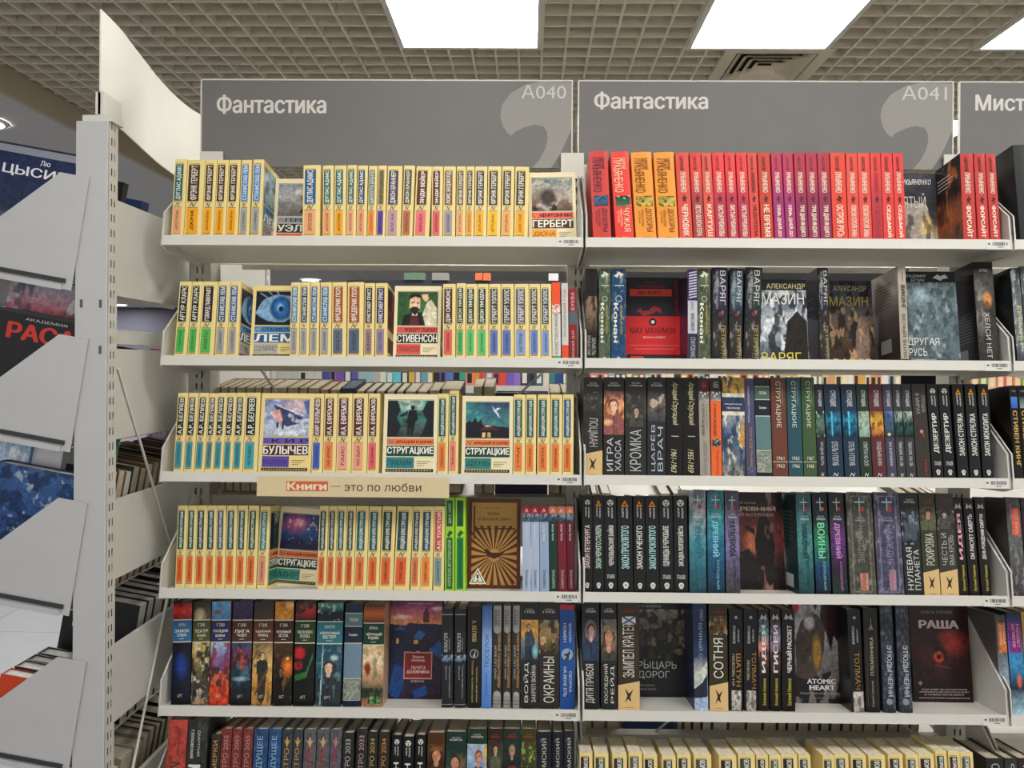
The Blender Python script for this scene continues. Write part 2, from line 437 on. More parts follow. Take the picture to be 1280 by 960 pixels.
for y in ys:
    m = MB()
    for a, b in segs(X0g, X1g, [(h[0], h[1]) for h in holes if h[2] + 0.005 < y < h[3] - 0.005]): m.box(a, b, y - .0045, y + .0045, CEIL + .0005, CEIL + .0415, M_SLAT)
    m.build('slat', ceiling)
# lower smooth ceiling on the left with its fascia
m = MB(); m.box(-14, XE - 0.03, -1.6, 17, LOWC, LOWC + 0.04, mat('smooth_ceiling', '#c9c8c8', 0.7, noise=0.02, scale=3)); m.build('ceiling', kind='structure')
m = MB(); m.box(XE - 0.03, XE, -1.6, 17, LOWC, CEIL + 0.3, mat('fascia_paint', '#b9ab94', 0.7, noise=0.02, scale=3)); m.build('trim_1', kind='structure')
m = MB(); m.box(XE, 9, 9.0, 17, LOWC, LOWC + 0.04, MATS['smooth_ceiling']); m.build('ceiling', kind='structure')
m = MB(); m.box(-14, 9, 17, 17.1, 0, CEIL + .4, mat('far_wall_paint', '#4c4b56', 0.8, noise=0.06, scale=2)); m.build('wall_back', kind='structure')
m = MB(); m.box(-14.1, -14, -1.6, 17.1, 0, CEIL + .4, mat('left_wall_paint', '#77727c', 0.8, noise=0.05, scale=2)); m.build('wall_left', kind='structure')
m = MB(); m.box(9, 9.1, -1.6, 17.1, 0, CEIL + .4, mat('right_wall_paint', '#a8a6a4', 0.8, noise=0.05, scale=2)); m.build('wall_right', kind='structure')
m = MB(); m.box(-14, 9, -6, 17, -0.05, -0.006, mat('grout', '#8d8b88', 0.8, noise=0.1, scale=10)); floor = m.build('floor', kind='structure')
MT = mat('floor_tile', '#6e6e70', 0.5, noise=0.04, scale=5)
tm = MB(); tm.box(0.0015, 0.5985, 0.0015, 0.5985, -0.006, 0, MT); t0 = tm.build('tile', floor)
for i in range(-9, 3):
    for j in range(2, 12):
        t = t0 if (i, j) == (-9, 2) else t0.copy()
        if t is not t0: COL.objects.link(t); t.parent = floor
        t.location = (i * .6, j * .6, 0)
# recessed downlights in the smooth ceiling
spots = [(-2.80, 3.93), (-4.1, 6.4)]
for px, py in ((40,375),(80,381),(70,367),(150,381),(182,385),(297,349.5),(388,349.5)):
    p = 0; o, d = ray(px, py); q = o + d * ((LOWC - EYE) / d.z); spots.append((q.x, q.y))
EM = mat('downlight_glow', '#ffffff', 0.5, emit=('#ffffff', 14))
for n, (x, y) in enumerate(spots):
    r = empty('downlight', Matrix.Translation((x, y, LOWC)))
    ld = bpy.data.lights.new('lamp', 'AREA'); ld.shape = 'DISK'; ld.size = .22; ld.energy = 80 if n < 2 else 30; lo = bpy.data.objects.new('lamp', ld); link(lo, r); lo.location.z = -.02
    tag(r, ['round downlight nearest the bookcase on the low ceiling','round downlight above the magazine shelves','small far downlight between the end shelves, lower left','small far downlight beside the post, right of its pair','small far downlight between the end shelves, upper','small far downlight seen just right of the tall post','small far downlight nearest the left bay books','small far downlight under the top shelf, left one','small far downlight under the top shelf, right one'][n], 'downlight', 'round downlights')
    m = MB(); m.prism([(0.12*math.cos(2*math.pi*k/20), 0.12*math.sin(2*math.pi*k/20)) for k in range(20)], -0.012, -0.002, EM, 'z'); m.build('lamp_disc', r)
    m = MB()
    for k in range(20):
        a, b = 2*math.pi*k/20, 2*math.pi*(k+1)/20
        m.quad([(.12*math.cos(a), .12*math.sin(a), -.014), (.12*math.cos(b), .12*math.sin(b), -.014), (.145*math.cos(b), .145*math.sin(b), -.003), (.145*math.cos(a), .145*math.sin(a), -.003)], M_WHITE)
    m.build('rim', r)
# square ceiling light panels; near and far rows are unseen, added for light
EMP = mat('light_diffuser', '#ffffff', 0.5, emit=('#fffdf8', LAMP))
LL = {(-0.556, 2.703): 'square light panel above the left sign', (0.644, 2.703): 'square light panel above the air vent', (1.844, 2.703): 'square light panel cut by the right picture edge'}
for lx in (-0.556, 0.644, 1.844):
    for ly in (0.303, 2.703, 4.203):
        r = empty('ceiling_light', Matrix.Translation((lx, ly, CEIL)))
        tag(r, LL.get((lx, ly), 'square light panel %s, %s one' % ('added out of view, nearer the viewer' if ly < 1 else 'added out of sight behind the signs', {-0.556: 'left', 0.644: 'middle', 1.844: 'right'}[lx])), 'ceiling light', 'square ceiling light panels')
        m = MB(); m.box(.022, .578, .022, .578, -.002, .004, EMP); m.build('diffuser', r)
        m = MB(); w = .022
        for a in ((0, .6, 0, w), (0, .6, .6 - w, .6), (0, w, w, .6 - w), (.6 - w, .6, w, .6 - w)): m.box(a[0], a[1], a[2], a[3], -.012, .03, M_WHITE)
        m.box(.01, .59, .01, .59, .03, .05, M_WHITE); m.build('frame', r)
# four-way air vent
r = empty('air_vent', Matrix.Translation((VENT[0], VENT[2], CEIL))); tag(r, 'square cream four-way air vent with nested slats behind the light panel', 'air vent')
MV = mat('vent_cream', '#d2c9b4', 0.55, noise=0.02, scale=20); s = VENT[1] - VENT[0]
def ring(m, a, b, z0, z1, mt):       # sloping square ring from inset a (z0) to inset b (z1)
    A = [(a, a), (s - a, a), (s - a, s - a), (a, s - a)]; B = [(b, b), (s - b, b), (s - b, s - b), (b, s - b)]
    for i in range(4): j = (i + 1) % 4; m.quad([(*A[i], z0), (*A[j], z0), (*B[j], z1), (*B[i], z1)], mt)
m = MB(); ring(m, 0, .055, -.004, -.002, MV); ring(m, 0, 0, -.004, .02, MV); m.build('outer_frame', r)
m = MB(); m.box(.04, s - .04, .04, s - .04, .05, .055, M_DARK); m.build('dark_throat', r)
for k in range(4):
    a = .075 + .034 * k; m = MB(); ring(m, a - .014, a + .022, -.002, .026, MV); ring(m, a - .014, a - .012, -.002, .002, MV); m.build('slat', r)

# ================================================================== the double-sided bookcase
BX = [-0.786, 0.114, 1.014, 1.914]; YB = 1.858
LIPY = [296.5, 447.4, 593.5, 740.0, 887.8, 1036.0]
RN = ['top shelf', 'second shelf', 'third shelf', 'fourth shelf', 'fifth shelf', 'bottom shelf']
ROWS = [Row(y, n) for y, n in zip(LIPY, RN)]
ROWS[5] = Row(LIPY[5], RN[5], Y=YF - .055)
ROWS[3].off = 0.018; ROWS[4].off = 0.022; ROWS[5].off = 0.022
unit = empty('bookcase', Matrix.Translation((0, 0, 0))); tag(unit, 'double-sided white steel bookcase with tilted shelves and slotted uprights', 'bookcase')
def slotted(m, w, z0, z1, y, mt, pitch=0.0277, sw=0.0042, sh=0.015, off=0.0065, x=0.0):
    """upright face with two columns of real slots"""
    cols = [(-w/2, -off - sw/2), (-off - sw/2, -off + sw/2), (-off + sw/2, off - sw/2), (off - sw/2, off + sw/2), (off + sw/2, w/2)]
    for i in (0, 2, 4): m.quad([(x + cols[i][0], y, z0), (x + cols[i][1], y, z0), (x + cols[i][1], y, z1), (x + cols[i][0], y, z1)], mt)
    z = z0
    while z < z1:
        for i in (1, 3): m.quad([(x + cols[i][0], y, z), (x + cols[i][1], y, z), (x + cols[i][1], y, z + pitch - sh), (x + cols[i][0], y, z + pitch - sh)], mt)
        z += pitch
HT = EYE + 0.475
for x in BX:
    m = MB(); w = .052
    slotted(m, w, 0.02, HT, YB, M_POST); slotted(m, w, 0.02, HT, YB + .058, M_POST)
    for sx in (-w/2, w/2): m.quad([(x*0 + sx, YB, .02), (sx, YB + .058, .02), (sx, YB + .058, HT), (sx, YB, HT)], M_POST)
    o = m.build('upright', unit); o.location.x = x
    m = MB(); m.box(x - .026, x + .026, YB + .0005, YB + .055, HT, HT + .004, M_WHITE); hx = x + (.028 if x < -.5 else -.016); m.box(hx - .027, hx + .027, YB - .006, YB - .002, HT - .03, HT + .03, M_WHITE); m.build('sign_holder', unit)
    m = MB(); m.box(x - .03, x + .03, YF + .02, YB * 2 - YF + .04, 0.0, .02, M_POST); m.build('foot', unit)
for b in range(3):
    for z in (EYE - .325, EYE - .889, .1):
        m = MB(); m.box(BX[b] + .027, BX[b+1] - .027, YB + .014, YB + .044, z - .013, z + .013, M_POST); m.build('crossbar', unit)
BR = [(-.001, -.018), (-.001, .055), (.14, .196), (.196, .196), (.196, -.012), (.03, -.024)]
for bi in range(3):
    xa, xb = BX[bi] + .0045, BX[bi+1] - .0045
    for ri, R in enumerate(ROWS):
        rm = R.mat(0, 0)
        m = MB(); L_ = .252 if ri == 5 else .198; m.box(xa, xb, .002, L_, -.002, 0, M_WHITE)
        m.box(xa, xb, 0, .0016, -.0165, .0045, M_WHITE); m.box(xa, xb, .0016, .012, -.0165, -.015, M_WHITE); m.box(xa, xb, L_ - .002, L_, 0, .012, M_WHITE)
        sh = m.build('shelf', unit, rm)
        if bi == 2: continue
        # price tag with bars at the right-hand end of the lip
        m = MB(); tw, th = .052, .0195; tx = xb - tw - .001
        m.box(0, tw, -.0006, 0, 0, th, mat('tag_paper', '#dcdad4', .6)); rs = random.Random(ri * 7 + bi); x = .014
        mk = mat('tag_ink', '#5c5a57', .7)
        while x < tw - .006:
            w = rs.choice((.0008, .0014, .002)); m.box(x, x + w, -.0009, -.0006, .008, .0155, mk); x += w + rs.choice((.0007, .0011, .0015))
        m.box(.004, .009, -.0009, -.0006, .010, .0135, mk); m.box(.024, .036, -.0009, -.0006, .004, .0055, mk)
        m.build('price_tag', sh, rm @ Matrix.Translation((tx, -.0003, -.0172)))
    for ri, R in enumerate(ROWS):
        for x in (xa - .0012, xb + .0012):
            m = MB(); m.prism(BR, x - .0009, x + .0009, M_WHITE, 'x')
            m.prism([(-.001, .0), (-.001, .055), (.14, .196), (.1405, .1935), (.0025, .0545), (.0025, 0)], x - .003 if x > xb else x - .0009, x + .0009 if x > xb else x + .003, M_WHITE, 'x')
            m.build('side_bracket', unit, R.mat(0, 0))
# shelves of the far side of the same bookcase (rising away from the uprights)
BACKZ = [EYE + .247, EYE - .317, EYE - .902]
for bi in range(3):
    xa, xb = BX[bi] + .0045, BX[bi+1] - .0045
    for z in BACKZ:
        m = MB(); L = .2; y0 = YB + .062; zz = lambda y: z + y * math.tan(TILT)
        m.prism([(y0, z), (y0 + L, zz(L)), (y0 + L, zz(L) - .018), (y0 + L - .002, zz(L) - .018), (y0 + L - .002, zz(L) - .002), (y0, z - .002)], xa, xb, M_WHITE, 'x'); m.build('shelf', unit)
# thin diagonal brace rods
for (p, q) in (((-.73, YB + .03, EYE + .1), (-.3, YB + .03, EYE - .5)), ((.07, YB + .03, EYE + .02), (-.5, YB + .03, EYE - .5)), ((-.745, YB + .03, EYE - .3), (-.77, YB + .03, EYE - 1.0)),
               ((.16, YB + .03, EYE - 1.0), (.4, YB + .03, EYE - .8)), ((.97, YB + .03, EYE - .92), (.8, YB + .03, EYE - .75)), ((1.03, YB + .03, EYE + .02), (1.3, YB + .03, EYE - .05))):
    m = MB(); m.tube(p, q, .003, M_POST); m.build('brace_rod', unit)

# category signs standing above the bookcase
def sign(b, txt, code, lab):
    x0, x1 = BX[b] - .0005, BX[b+1] - .0185; z0, z1 = EYE + .472, EYE + .678; W = x1 - x0; H = z1 - z0
    r = empty('category_sign', Matrix.Translation((x0, YB + .006, z0))); tag(r, lab, 'sign', 'grey category signs')
    m = MB(); m.box(0, W, 0, .004, 0, H, M_SIGN); m.build('board', r)
    m = MB(); m.box(-.003, 0, -.001, .005, 0, H + .002, M_WHITE); m.box(0, W, -.001, .005, H, H + .003, M_WHITE); m.box(W, W + .003, -.001, .005, 0, H + .003, M_WHITE); m.build('edge_strip', r)
    P = Print(lambda u, v, e: (u * W, -e, v * H), W, H)
    # big pale comma
    c = '#9a9994'; cx, cy, rx, ry = .905, .52, .105, .46
    pts = [(1.0,.985),(.92,1.0),(.875,.96),(.835,.86),(.812,.72),(.808,.6),(.815,.48),(.828,.4),(.838,.37),(.85,.42),(.875,.47),(.9,.5),(.925,.48),(.934,.42),(.936,.33),(.93,.22),(.915,.1),(.895,.0),(.945,.0),(.965,.12),(.985,.3),(1.0,.45)]
    import mathutils.geometry as g
    tri = g.tessellate_polygon([[Vector((a, b_, 0)) for a, b_ in pts]])
    P.add(0, pts, [tuple(t) for t in tri], [[lin(c)] * 3] * len(tri))
    P.text(txt[0], .042, txt[2], txt[1], txt[3], '#dedcd6', 'h', .03)
    if code: P.text(code, .865, .80, .985, .955, '#cfcec9', 'h', .0)
    P.build(('comma_mark', 'lettering'), r, M_FLAT)
sign(0, ('Фантастика', .336, .615, .83), 'А040', 'grey sign with code A040 above the left bay')
sign(1, ('Фантастика', .345, .68, .88), 'А041', 'grey sign with code A041 above the middle bay')
sign(2, ('Мистика', .26, .68, .86), None, 'grey sign cut by the right picture edge')

# ================================================================== side bookcase seen from behind, on the left
SX = -0.833; SY = 1.537
su = empty('side_bookcase', Matrix.Translation((0, 0, 0))); tag(su, 'white bookcase at right angles on the left, seen from its back', 'bookcase')
for yy in (SY, SY + .93):
    pm = MB(); pw = .036
    # side face with slots (faces +X)
    M = Matrix.Rotation(math.pi/2, 4, 'Z'); mm = MB(); slotted(mm, pw, -EYE + .02, .478, 0, M_WHITE, pitch=.0303, off=.0055, sw=.0035)
    mm.box(-pw/2, pw/2, .0012, .06, -EYE + .02, .478, M_GREY) if 0 else None
    o = mm.build('upright', su); o.matrix_world = Matrix.Translation((SX, yy + pw/2, EYE)) @ M
    pm.box(SX - .064, SX - .0022, yy, yy + .0015, .02, EYE + .478, M_GREY); pm.box(SX - .064, SX - .0622, yy + .0015, yy + pw, .02, EYE + .478, M_GREY); pm.box(SX - .008, SX - .0075, yy+.002, yy + pw, .02, EYE + .478, M_DARK)
    pm.box(SX - .0022, SX, yy, yy + .0015, .02, EYE + .478, M_WHITE)
    pm.build('upright_cover', su)
m = MB(); m.box(SX - .052, SX + .006, SY + .0, SY + .045, EYE + .478, EYE + .49, M_WHITE); m.build('top_cap', su)
m = MB()
for z in (.118, .027): 
    for x in (-.054, -.016): m.box(SX + x, SX + x + .005, SY - .001, SY + .0, EYE + z - .008, EYE + z + .008, mat('slot_shade', '#5c5c5a', .8))
m.build('slot_pair', su)
SP = [(.33, .137), (.030, -.153), (-.276, -.436), (-.572, -.725), (-.880, -1.03)]
for t, bt in SP:
    m = MB(); m.box(SX - .004, SX - .002, SY + .038, SY + .925, EYE + bt, EYE + t, M_WHITE); m.box(SX - .012, SX - .004, SY + .038, SY + .925, EYE + t - .003, EYE + t, M_WHITE); m.build('back_panel', su)
m = MB(); m.box(SX - .03, SX - .012, SY + .038, SY + .925, EYE + .040, EYE + .070, M_WHITE); m.build('crossbar', su)
for p, q in (((SX + .002, SY + .04, EYE - .01), (SX + .002, SY + .35, EYE - .55)), ((SX + .002, SY + .06, EYE - .95), (SX + .002, SY + .32, EYE - .42))):
    m = MB(); m.tube(p, q, .003, M_WHITE); m.build('brace_rod', su)
SH = [.153, -.165, -.487, -.80]            # height of the low rear edge of each shelf, relative to the eye
ST = math.radians(10)
class SideRow:
    def __init__(s, h):                     # local a: away from the uprights (-X), n: up; tilted, high in front
        s.O = Vector((SX - .068, 0, EYE + h)); s.ea = Vector((-math.cos(ST), 0, math.sin(ST))); s.en = Vector((math.sin(ST), 0, math.cos(ST)))
    def mat(s, a, y, n=0):
        o = s.O + s.ea * a + s.en * n; o.y = y; ey = s.en.cross(s.ea)
        R = Matrix((s.ea, ey, s.en)).transposed(); return Matrix.Translation(o) @ R.to_4x4()      # x: out, z: up, y: toward the viewer
for i, h in enumerate(SH):
    S = SideRow(h)
    for yy in (SY - .004, SY + .905):
        m = MB(); m.prism([(0, -.01), (.004, .215), (.062, .215), (.215, .055), (.215, -.012)], -.0012, .0012, M_GREY, 'y'); m.build('side_bracket', su, S.mat(0, yy))
    m = MB(); m.box(0, .213, -.9, 0, -.002, 0, M_WHITE); m.box(.211, .213, -.9, 0, -.02, .004, M_WHITE); m.build('shelf', su, S.mat(0, SY + .004))
    m = MB(); m.box(.012, .213, .0012, .002, .002, .011, mat('dark_rail', '#34373a', .5)); m.box(.018, .215, .0012, .0025, -.012, -.001, M_GREY); m.build('label_rail', su, S.mat(0, SY - .006))
# curved header board on top of it (thin, bowed)
hd = empty('header_board', Matrix.Translation((0, 0, 0))); tag(hd, 'tall curved white board standing on the side bookcase', 'sign board')
HP = [(-.858, 1.553), (-.868, 1.649), (-.893, 1.778), (-.924, 1.949), (-.94, 2.103), (-.934, 2.215), (-.90, 2.35), (-.86, 2.47)]
V = []; m = MB(); MW = mat('header_white', '#e9e6da', .5, noise=.01, scale=10); n = 40
def interp(t):
    L = len(HP) - 1; k = min(int(t * L), L - 1); f = t * L - k
    p = [HP[max(0, k-1)], HP[k], HP[k+1], HP[min(L, k+2)]]
    return [0.5 * ((2*p[1][c]) + (-p[0][c] + p[2][c]) * f + (2*p[0][c] - 5*p[1][c] + 4*p[2][c] - p[3][c]) * f*f + (-p[0][c] + 3*p[1][c] - 3*p[2][c] + p[3][c]) * f**3) for c in (0, 1)]
pts = [interp(i / n) for i in range(n + 1)]
for i in range(n):
    (xa, ya), (xb, yb) = pts[i], pts[i+1]; z0, z1 = EYE + .497, EYE + .706
    for dx in (0, -.003): m.quad([(xa + dx, ya, z0), (xb + dx, yb, z0), (xb + dx, yb, z1), (xa + dx, ya, z1)], MW)
    m.quad([(xa, ya, z0), (xb, yb, z0), (xb - .003, yb, z0), (xa - .003, ya, z0)], MW); m.quad([(xa, ya, z1), (xb, yb, z1), (xb - .003, yb, z1), (xa - .003, ya, z1)], MW)
m.quad([(pts[0][0], pts[0][1], z0), (pts[0][0] - .003, pts[0][1], z0), (pts[0][0] - .003, pts[0][1], z1), (pts[0][0], pts[0][1], z1)], MW)
m.build('board', hd)
m = MB(); m.box(-.866, -.856, 1.549, 1.556, EYE + .495, EYE + .54, M_WHITE); m.box(-.861, -.85, 1.549, 1.62, EYE + .491, EYE + .5405, M_WHITE); m.build('clip', hd)
# ------------------------------------------------------------------ spine and cover designs
CREAM = '#f0da94'; CREAM2 = '#f1e5bd'; INK = '#2b241c'; WHT = '#f3f0e6'
CN = {}
def classic(au, A, An, B, Bn, sub='', side=None, u1=0.74, txt=WHT, cream=CREAM, wide=False):
    """cream paperback spine: upper author block, small monogram, lower title block"""
    u0 = 0.09
    els = [('r', u0, .945, u1, .950, INK), ('r', u0, .475, u1, .935, A), ('t', au, u0 + .15, .49, u1 - .11, .925, txt, 'up', .022),
           ('r', u0, .462, u1, .466, INK), ('t', 'N', u0 + .12, .404, u1 - .12, .455, INK, 'h', .0, .5), ('r', u0, .392, u1, .397, INK),
           ('r', u0, .075, u1, .385, B), ('r', u0, .062, u1, .067, INK)]
    if sub: els.append(('t', sub, u0 + .23, .11, u1 - .2, .35, INK, 'up', .0 if not wide else .02, .2))
    d = dict(col=cream, els=els, look=f"cream paperback, {An} and {Bn} spine blocks", paper=M_PAPERC)
    if side: d['right'] = side
    return d
def cls_cover(picops, l1, l2, l3, A, B, T, l1c=INK, small=True, cream=CREAM2, w1=.96):
    """cover of the same cream series"""
    e = [('p', .07, .47, .93, .92, picops), ('r', .06, .925, .94, .93, INK), ('r', .06, .46, .94, .463, INK),
         ('r', .07, .372, .94, .45, A), ('t', 'N', .09, .385, .2, .437, T, 'h', .02, .4), ('t', l1, .24, .388, .92, .435, l1c, 'h', .03),
         ('r', .07, .235, .94, .362, B), ('t', l2, .085, .25, .925, .347, WHT, 'h', .035),
         ('r', .07, .09, .58, .222, T), ('t', l3, .09, .12, .55, .19, INK, 'h', .01, .2)]
    for k in range(3): e.append(('r', .63, .17 - .025 * k, .63 + .26 - .06 * k, .175 - .025 * k, '#6d6047'))
    e.append(('r', .06, .045, .94, .08, '#27201a'))
    for k in range(16): e.append(('r', .09 + k * .052, .055, .12 + k * .052, .069, '#b9ab7c'))
    return e
def slash(c='#8a7a64'): return [('r', .1, .3, .9, .31, c)]

# --- pictures (generic painting ops)
P_SNOW = [('g', [(0,'#8d9cc6'),(.25,'#c8cfe0'),(.5,'#7486b8'),(.8,'#a9b1cf'),(1,'#5b76b4')]), ('e', .75,.85,.5,.3,'#d9b9b8',.9),
          ('P', [(.2,.86),(.42,.8),(.85,.5),(.8,.35),(.5,.25),(.35,.45)], '#333f66'), ('l', .28,.84,.88,.55,.015,'#e9e6ea'),
          ('P', [(.14,.7),(.34,.72),(.42,.42),(.3,.38),(.2,.5)], '#e0a2a0'), ('n', 3, 6, 6, '#dfe5f0', .6, .6), ('e', .3,.3,.03,.1,'#1d2438',.2), ('e', .42,.28,.03,.12,'#1d2438',.2),
          ('e', .22,.1,.04,.05,'#1d2438',.2), ('P', [(.85,.95),(.95,.6),(1,.6),(1,1)], '#4d6aa0'), ('e', .5,.08,.5,.12,'#e2e8f2',.7)]
P_GREENMAN = [('g', [(0,'#2d3c3a'),(.3,'#46605a'),(.6,'#2f7f78'),(1,'#2f9187')]), ('e', .5,.9,.35,.3,'#d6ecd9',.9), ('n', 5, 4, 5, '#233231', .55, .6),
          ('P', [(0,0),(0,1),(.2,1),(.28,.75),(.2,.5),(.3,.3),(.2,0)], '#131d22'), ('P', [(1,0),(1,1),(.85,1),(.75,.7),(.85,.45),(.78,.2),(.7,0)], '#111a20'),
          ('P', [(.44,.05),(.42,.45),(.44,.72),(.25,.58),(.26,.54),(.44,.6),(.46,.75),(.62,.74),(.66,.5),(.62,.42),(.6,.42),(.58,.2),(.55,.05),(.5,.05),(.5,.35),(.48,.05)], '#0d1518'), ('e', .54,.8,.05,.07,'#0d1518',.2)]
P_NIGHTHUT = [('g', [(0,'#2b2730'),(.2,'#3c4c5c'),(.45,'#4a8b86'),(1,'#273a6a')]), ('e', .15,.75,.35,.4,'#3f9a8c',.9), ('n', 9, 5, 5, '#2b4f78', .6, .5),
          ('P', [(0,.0),(0,.4),(.1,.5),(.14,.42),(.22,.58),(.28,.42),(.34,.54),(.4,.36),(1,.3),(1,0)], '#131620'),
          ('P', [(.3,.22),(.46,.32),(.62,.32),(.8,.22)], '#5a1f1c'), ('P', [(.42,.32),(.5,.36),(.6,.32)], '#ddd0b0'), ('P', [(.38,.02),(.38,.16),(.46,.16),(.46,.02)], '#e6c37c'), ('P', [(.5,.02),(.5,.16),(.58,.16),(.58,.02)], '#e6c37c'),
          ('P', [(.6,.9),(.66,.8),(.72,.84),(.8,.84),(.7,.76),(.8,.54),(.64,.76)], '#dfe8f0')]
P_COSMOS = [('g', [(0,'#241f48'),(.25,'#22306a'),(.5,'#2f5f9e'),(1,'#37336c')]), ('e', .35,.72,.42,.34,'#d24f86',.9), ('e', .45,.75,.2,.16,'#f2a9b8',.9), ('n', 12, 9, 9, '#e9dff0', .68, .8),
          ('P', [(0,0),(0,.14),(.3,.2),(.6,.12),(1,.2),(1,0)], '#1b2148'), ('P', [(.4,.12),(.44,.32),(.46,.32),(.48,.14)], '#161635'), ('P', [(.52,.14),(.54,.3),(.57,.3),(.58,.13)], '#161635')]
P_EYE = [('g', [(0,'#101a26'),(1,'#0d1118')]), ('P', [(0,.35),(.15,.72),(.4,.9),(.7,.92),(1,.78),(1,.3),(.7,.08),(.35,.1),(.1,.25)], '#7fa6c8'),
         ('P', [(.0,.45),(.2,.78),(.5,.9),(.8,.88),(1,.75),(1,1),(0,1)], '#0e141d'), ('e', .62,.5,.3,.42,'#123a66',.25), ('e', .62,.5,.25,.36,'#1f6fb8',.5), ('e', .6,.52,.1,.15,'#8fd0f2',.6), ('e', .62,.48,.07,.1,'#0b1220',.3),
         ('l', .1,.95,.3,.8,.012,'#8fa9bd'), ('l', .3,1,.42,.86,.012,'#8fa9bd'), ('l', .5,1,.56,.9,.012,'#8fa9bd'), ('P', [(0,0),(0,.3),(.3,.12),(.6,.04),(1,.2),(1,0)], '#0c1119')]
P_MAN = [('g', [(0,'#2f5a30'),(1,'#2c5228')]), ('e', .5,.5,.3,.5,'#3f7440',.8), ('P', [(.1,0),(.16,.28),(.4,.4),(.62,.38),(.68,0)], '#141416'),
         ('P', [(.36,.38),(.44,.3),(.5,.38),(.5,0),(.36,0)], '#e7e0cc'), ('P', [(.32,.3),(.5,.3),(.54,0),(.3,0)], '#5a1c1a'), ('P', [(.62,.34),(.74,.72),(.84,.76),(.98,.5),(.98,0),(.7,0)], '#e4dcbc'),
         ('P', [(.3,.5),(.3,.82),(.42,.9),(.56,.85),(.55,.5),(.45,.38)], '#e2bd98'), ('P', [(.26,.72),(.28,.86),(.36,.96),(.52,.96),(.6,.84),(.58,.8),(.44,.86),(.32,.8)], '#191310'),
         ('P', [(.3,.5),(.34,.54),(.46,.56),(.54,.5),(.5,.38),(.42,.34),(.34,.38)], '#1d1512'), ('P', [(.34,.68),(.42,.7),(.42,.67),(.34,.65)], '#191310'), ('P', [(.47,.69),(.54,.67),(.54,.64),(.47,.66)], '#191310'),
         ('P', [(.58,.92),(.74,.94),(.78,.78),(.7,.7),(.62,.8)], '#dcb48c')]
P_HERB = [('g', [(0,'#5c4a44'),(.35,'#8c6f60'),(.7,'#9fa39a'),(1,'#7d8f8c')]), ('n', 21, 4, 4, '#c9bdb0', .52, .7), ('e', .4,.42,.28,.34,'#3d3530',.5), ('e', .38,.9,.1,.08,'#4f6f6c',.5), ('n', 22, 8, 8, '#6e2f22', .68, .6), ('P', [(.48,0),(.5,.16),(.55,.22),(.6,.14),(.62,0)], '#181412'), ('e', .08,.05,.1,.14,'#241a16',.6)]
P_FOG = [('g', [(0,'#6d655f'),(.3,'#8f8b88'),(.6,'#b5b5b4'),(1,'#96a0ac')]), ('n', 31, 4, 6, '#7c7470', .55, .7), ('e', .5,.75,.18,.12,'#d8d6d2',.7), ('P', [(.5,.1),(.55,.22),(.75,.26),(1,.24),(1,.12),(.7,.08)], '#2c2b2c')]

def lukyan(col, title, tcol='#f4e3cc', dk='#4a1414', lo=None):
    """thin spine lettered top to bottom: dark first name, pale surname, dark emblem, pale title"""
    e = []
    if lo: e.append(('p', .0, 0, 1, 1, [('g', [(0, lo), (.45, lo), (.75, col), (1, col)])]))
    e += [('t', 'СЕРГЕЙ', .30, .80, .62, .955, dk, 'down', .02), ('t', 'ЛУКЬЯНЕНКО', .28, .55, .70, .78, tcol, 'down', .03),
          ('q', [(.3,.47),(.45,.5),(.5,.53),(.58,.5),(.75,.49),(.6,.47),(.65,.43),(.5,.455),(.36,.43),(.42,.465)], dk),
          ('t', title, .28, .06, .74, .41, tcol, 'down', .03)]
    return dict(col=col, els=e, D=.13)
def lukbig(col, tc, t2, pic, hue):
    e = [('t', 'СЕРГЕЙ', .62, .80, .82, .93, tc, 'down', .02), ('t', 'ЛУКЬЯНЕНКО', .12, .54, .60, .93, tc, 'down', .0),
         ('p', .12, .385, .92, .50, pic), ('t', t2, .5, .1, .84, .36, tc, 'down', .0), ('t', 'РОМАНЫ О НОЧНЫХ', .30, .16, .44, .35, tc, 'down', .0), ('t', 'ИСТОРИИ', .16, .2, .26, .33, tc, 'down', 0),
         ('t', 'N', .35, .015, .6, .045, tc, 'h', 0, .3)]
    return dict(col=col, els=e, look=f"thick {hue} book, small spine picture", hard=True, gloss=False)
def stalker(title, badge, au=('АНДРЕЙ','ЛЕВИЦКИЙ'), tc='#d8dbd2', ser=False, col='#15171a'):
    e = []
    if badge == 'tri':
        e += [('q', [(.22,.885),(.78,.885),(.5,.955)], '#e8951e'), ('d', .5, .908, .09, '#2b1c08', 8), ('d', .5, .908, .035, '#e8951e', 6)]
    else:
        e += [('d', .5, .925, .26, '#d6d8cf', 14), ('q', [(.5,.925),(.4,.9),(.6,.9)], col), ('q', [(.5,.925),(.3,.93),(.38,.945)], col), ('q', [(.5,.925),(.7,.93),(.62,.945)], col)]
    e += [('t', au[0], .26, .78, .44, .875, '#d8d8d0', 'up', .02), ('t', au[1], .54, .765, .72, .875, '#d8d8d0', 'up', .02),
          ('t', title, .24, .25 if not ser else .28, .74, .69, tc, 'up', .03), ('d', .5, .085, .2, '#d9d8cf', 10, ), ('q', [(.38,.05),(.62,.05),(.62,.075),(.38,.075)], '#d9d8cf'), ('q', [(.44,.07),(.48,.07),(.48,.095),(.44,.095)], col), ('q', [(.53,.07),(.57,.07),(.57,.095),(.53,.095)], col)]
    if ser: e.append(('t', 'STALKER', .2, .15, .8, .19, '#cfd0c8', 'h', .02))
    return dict(col=col, els=e, hard=True, look="black book, white vertical title" if badge != 'tri' else "black book, orange triangle")
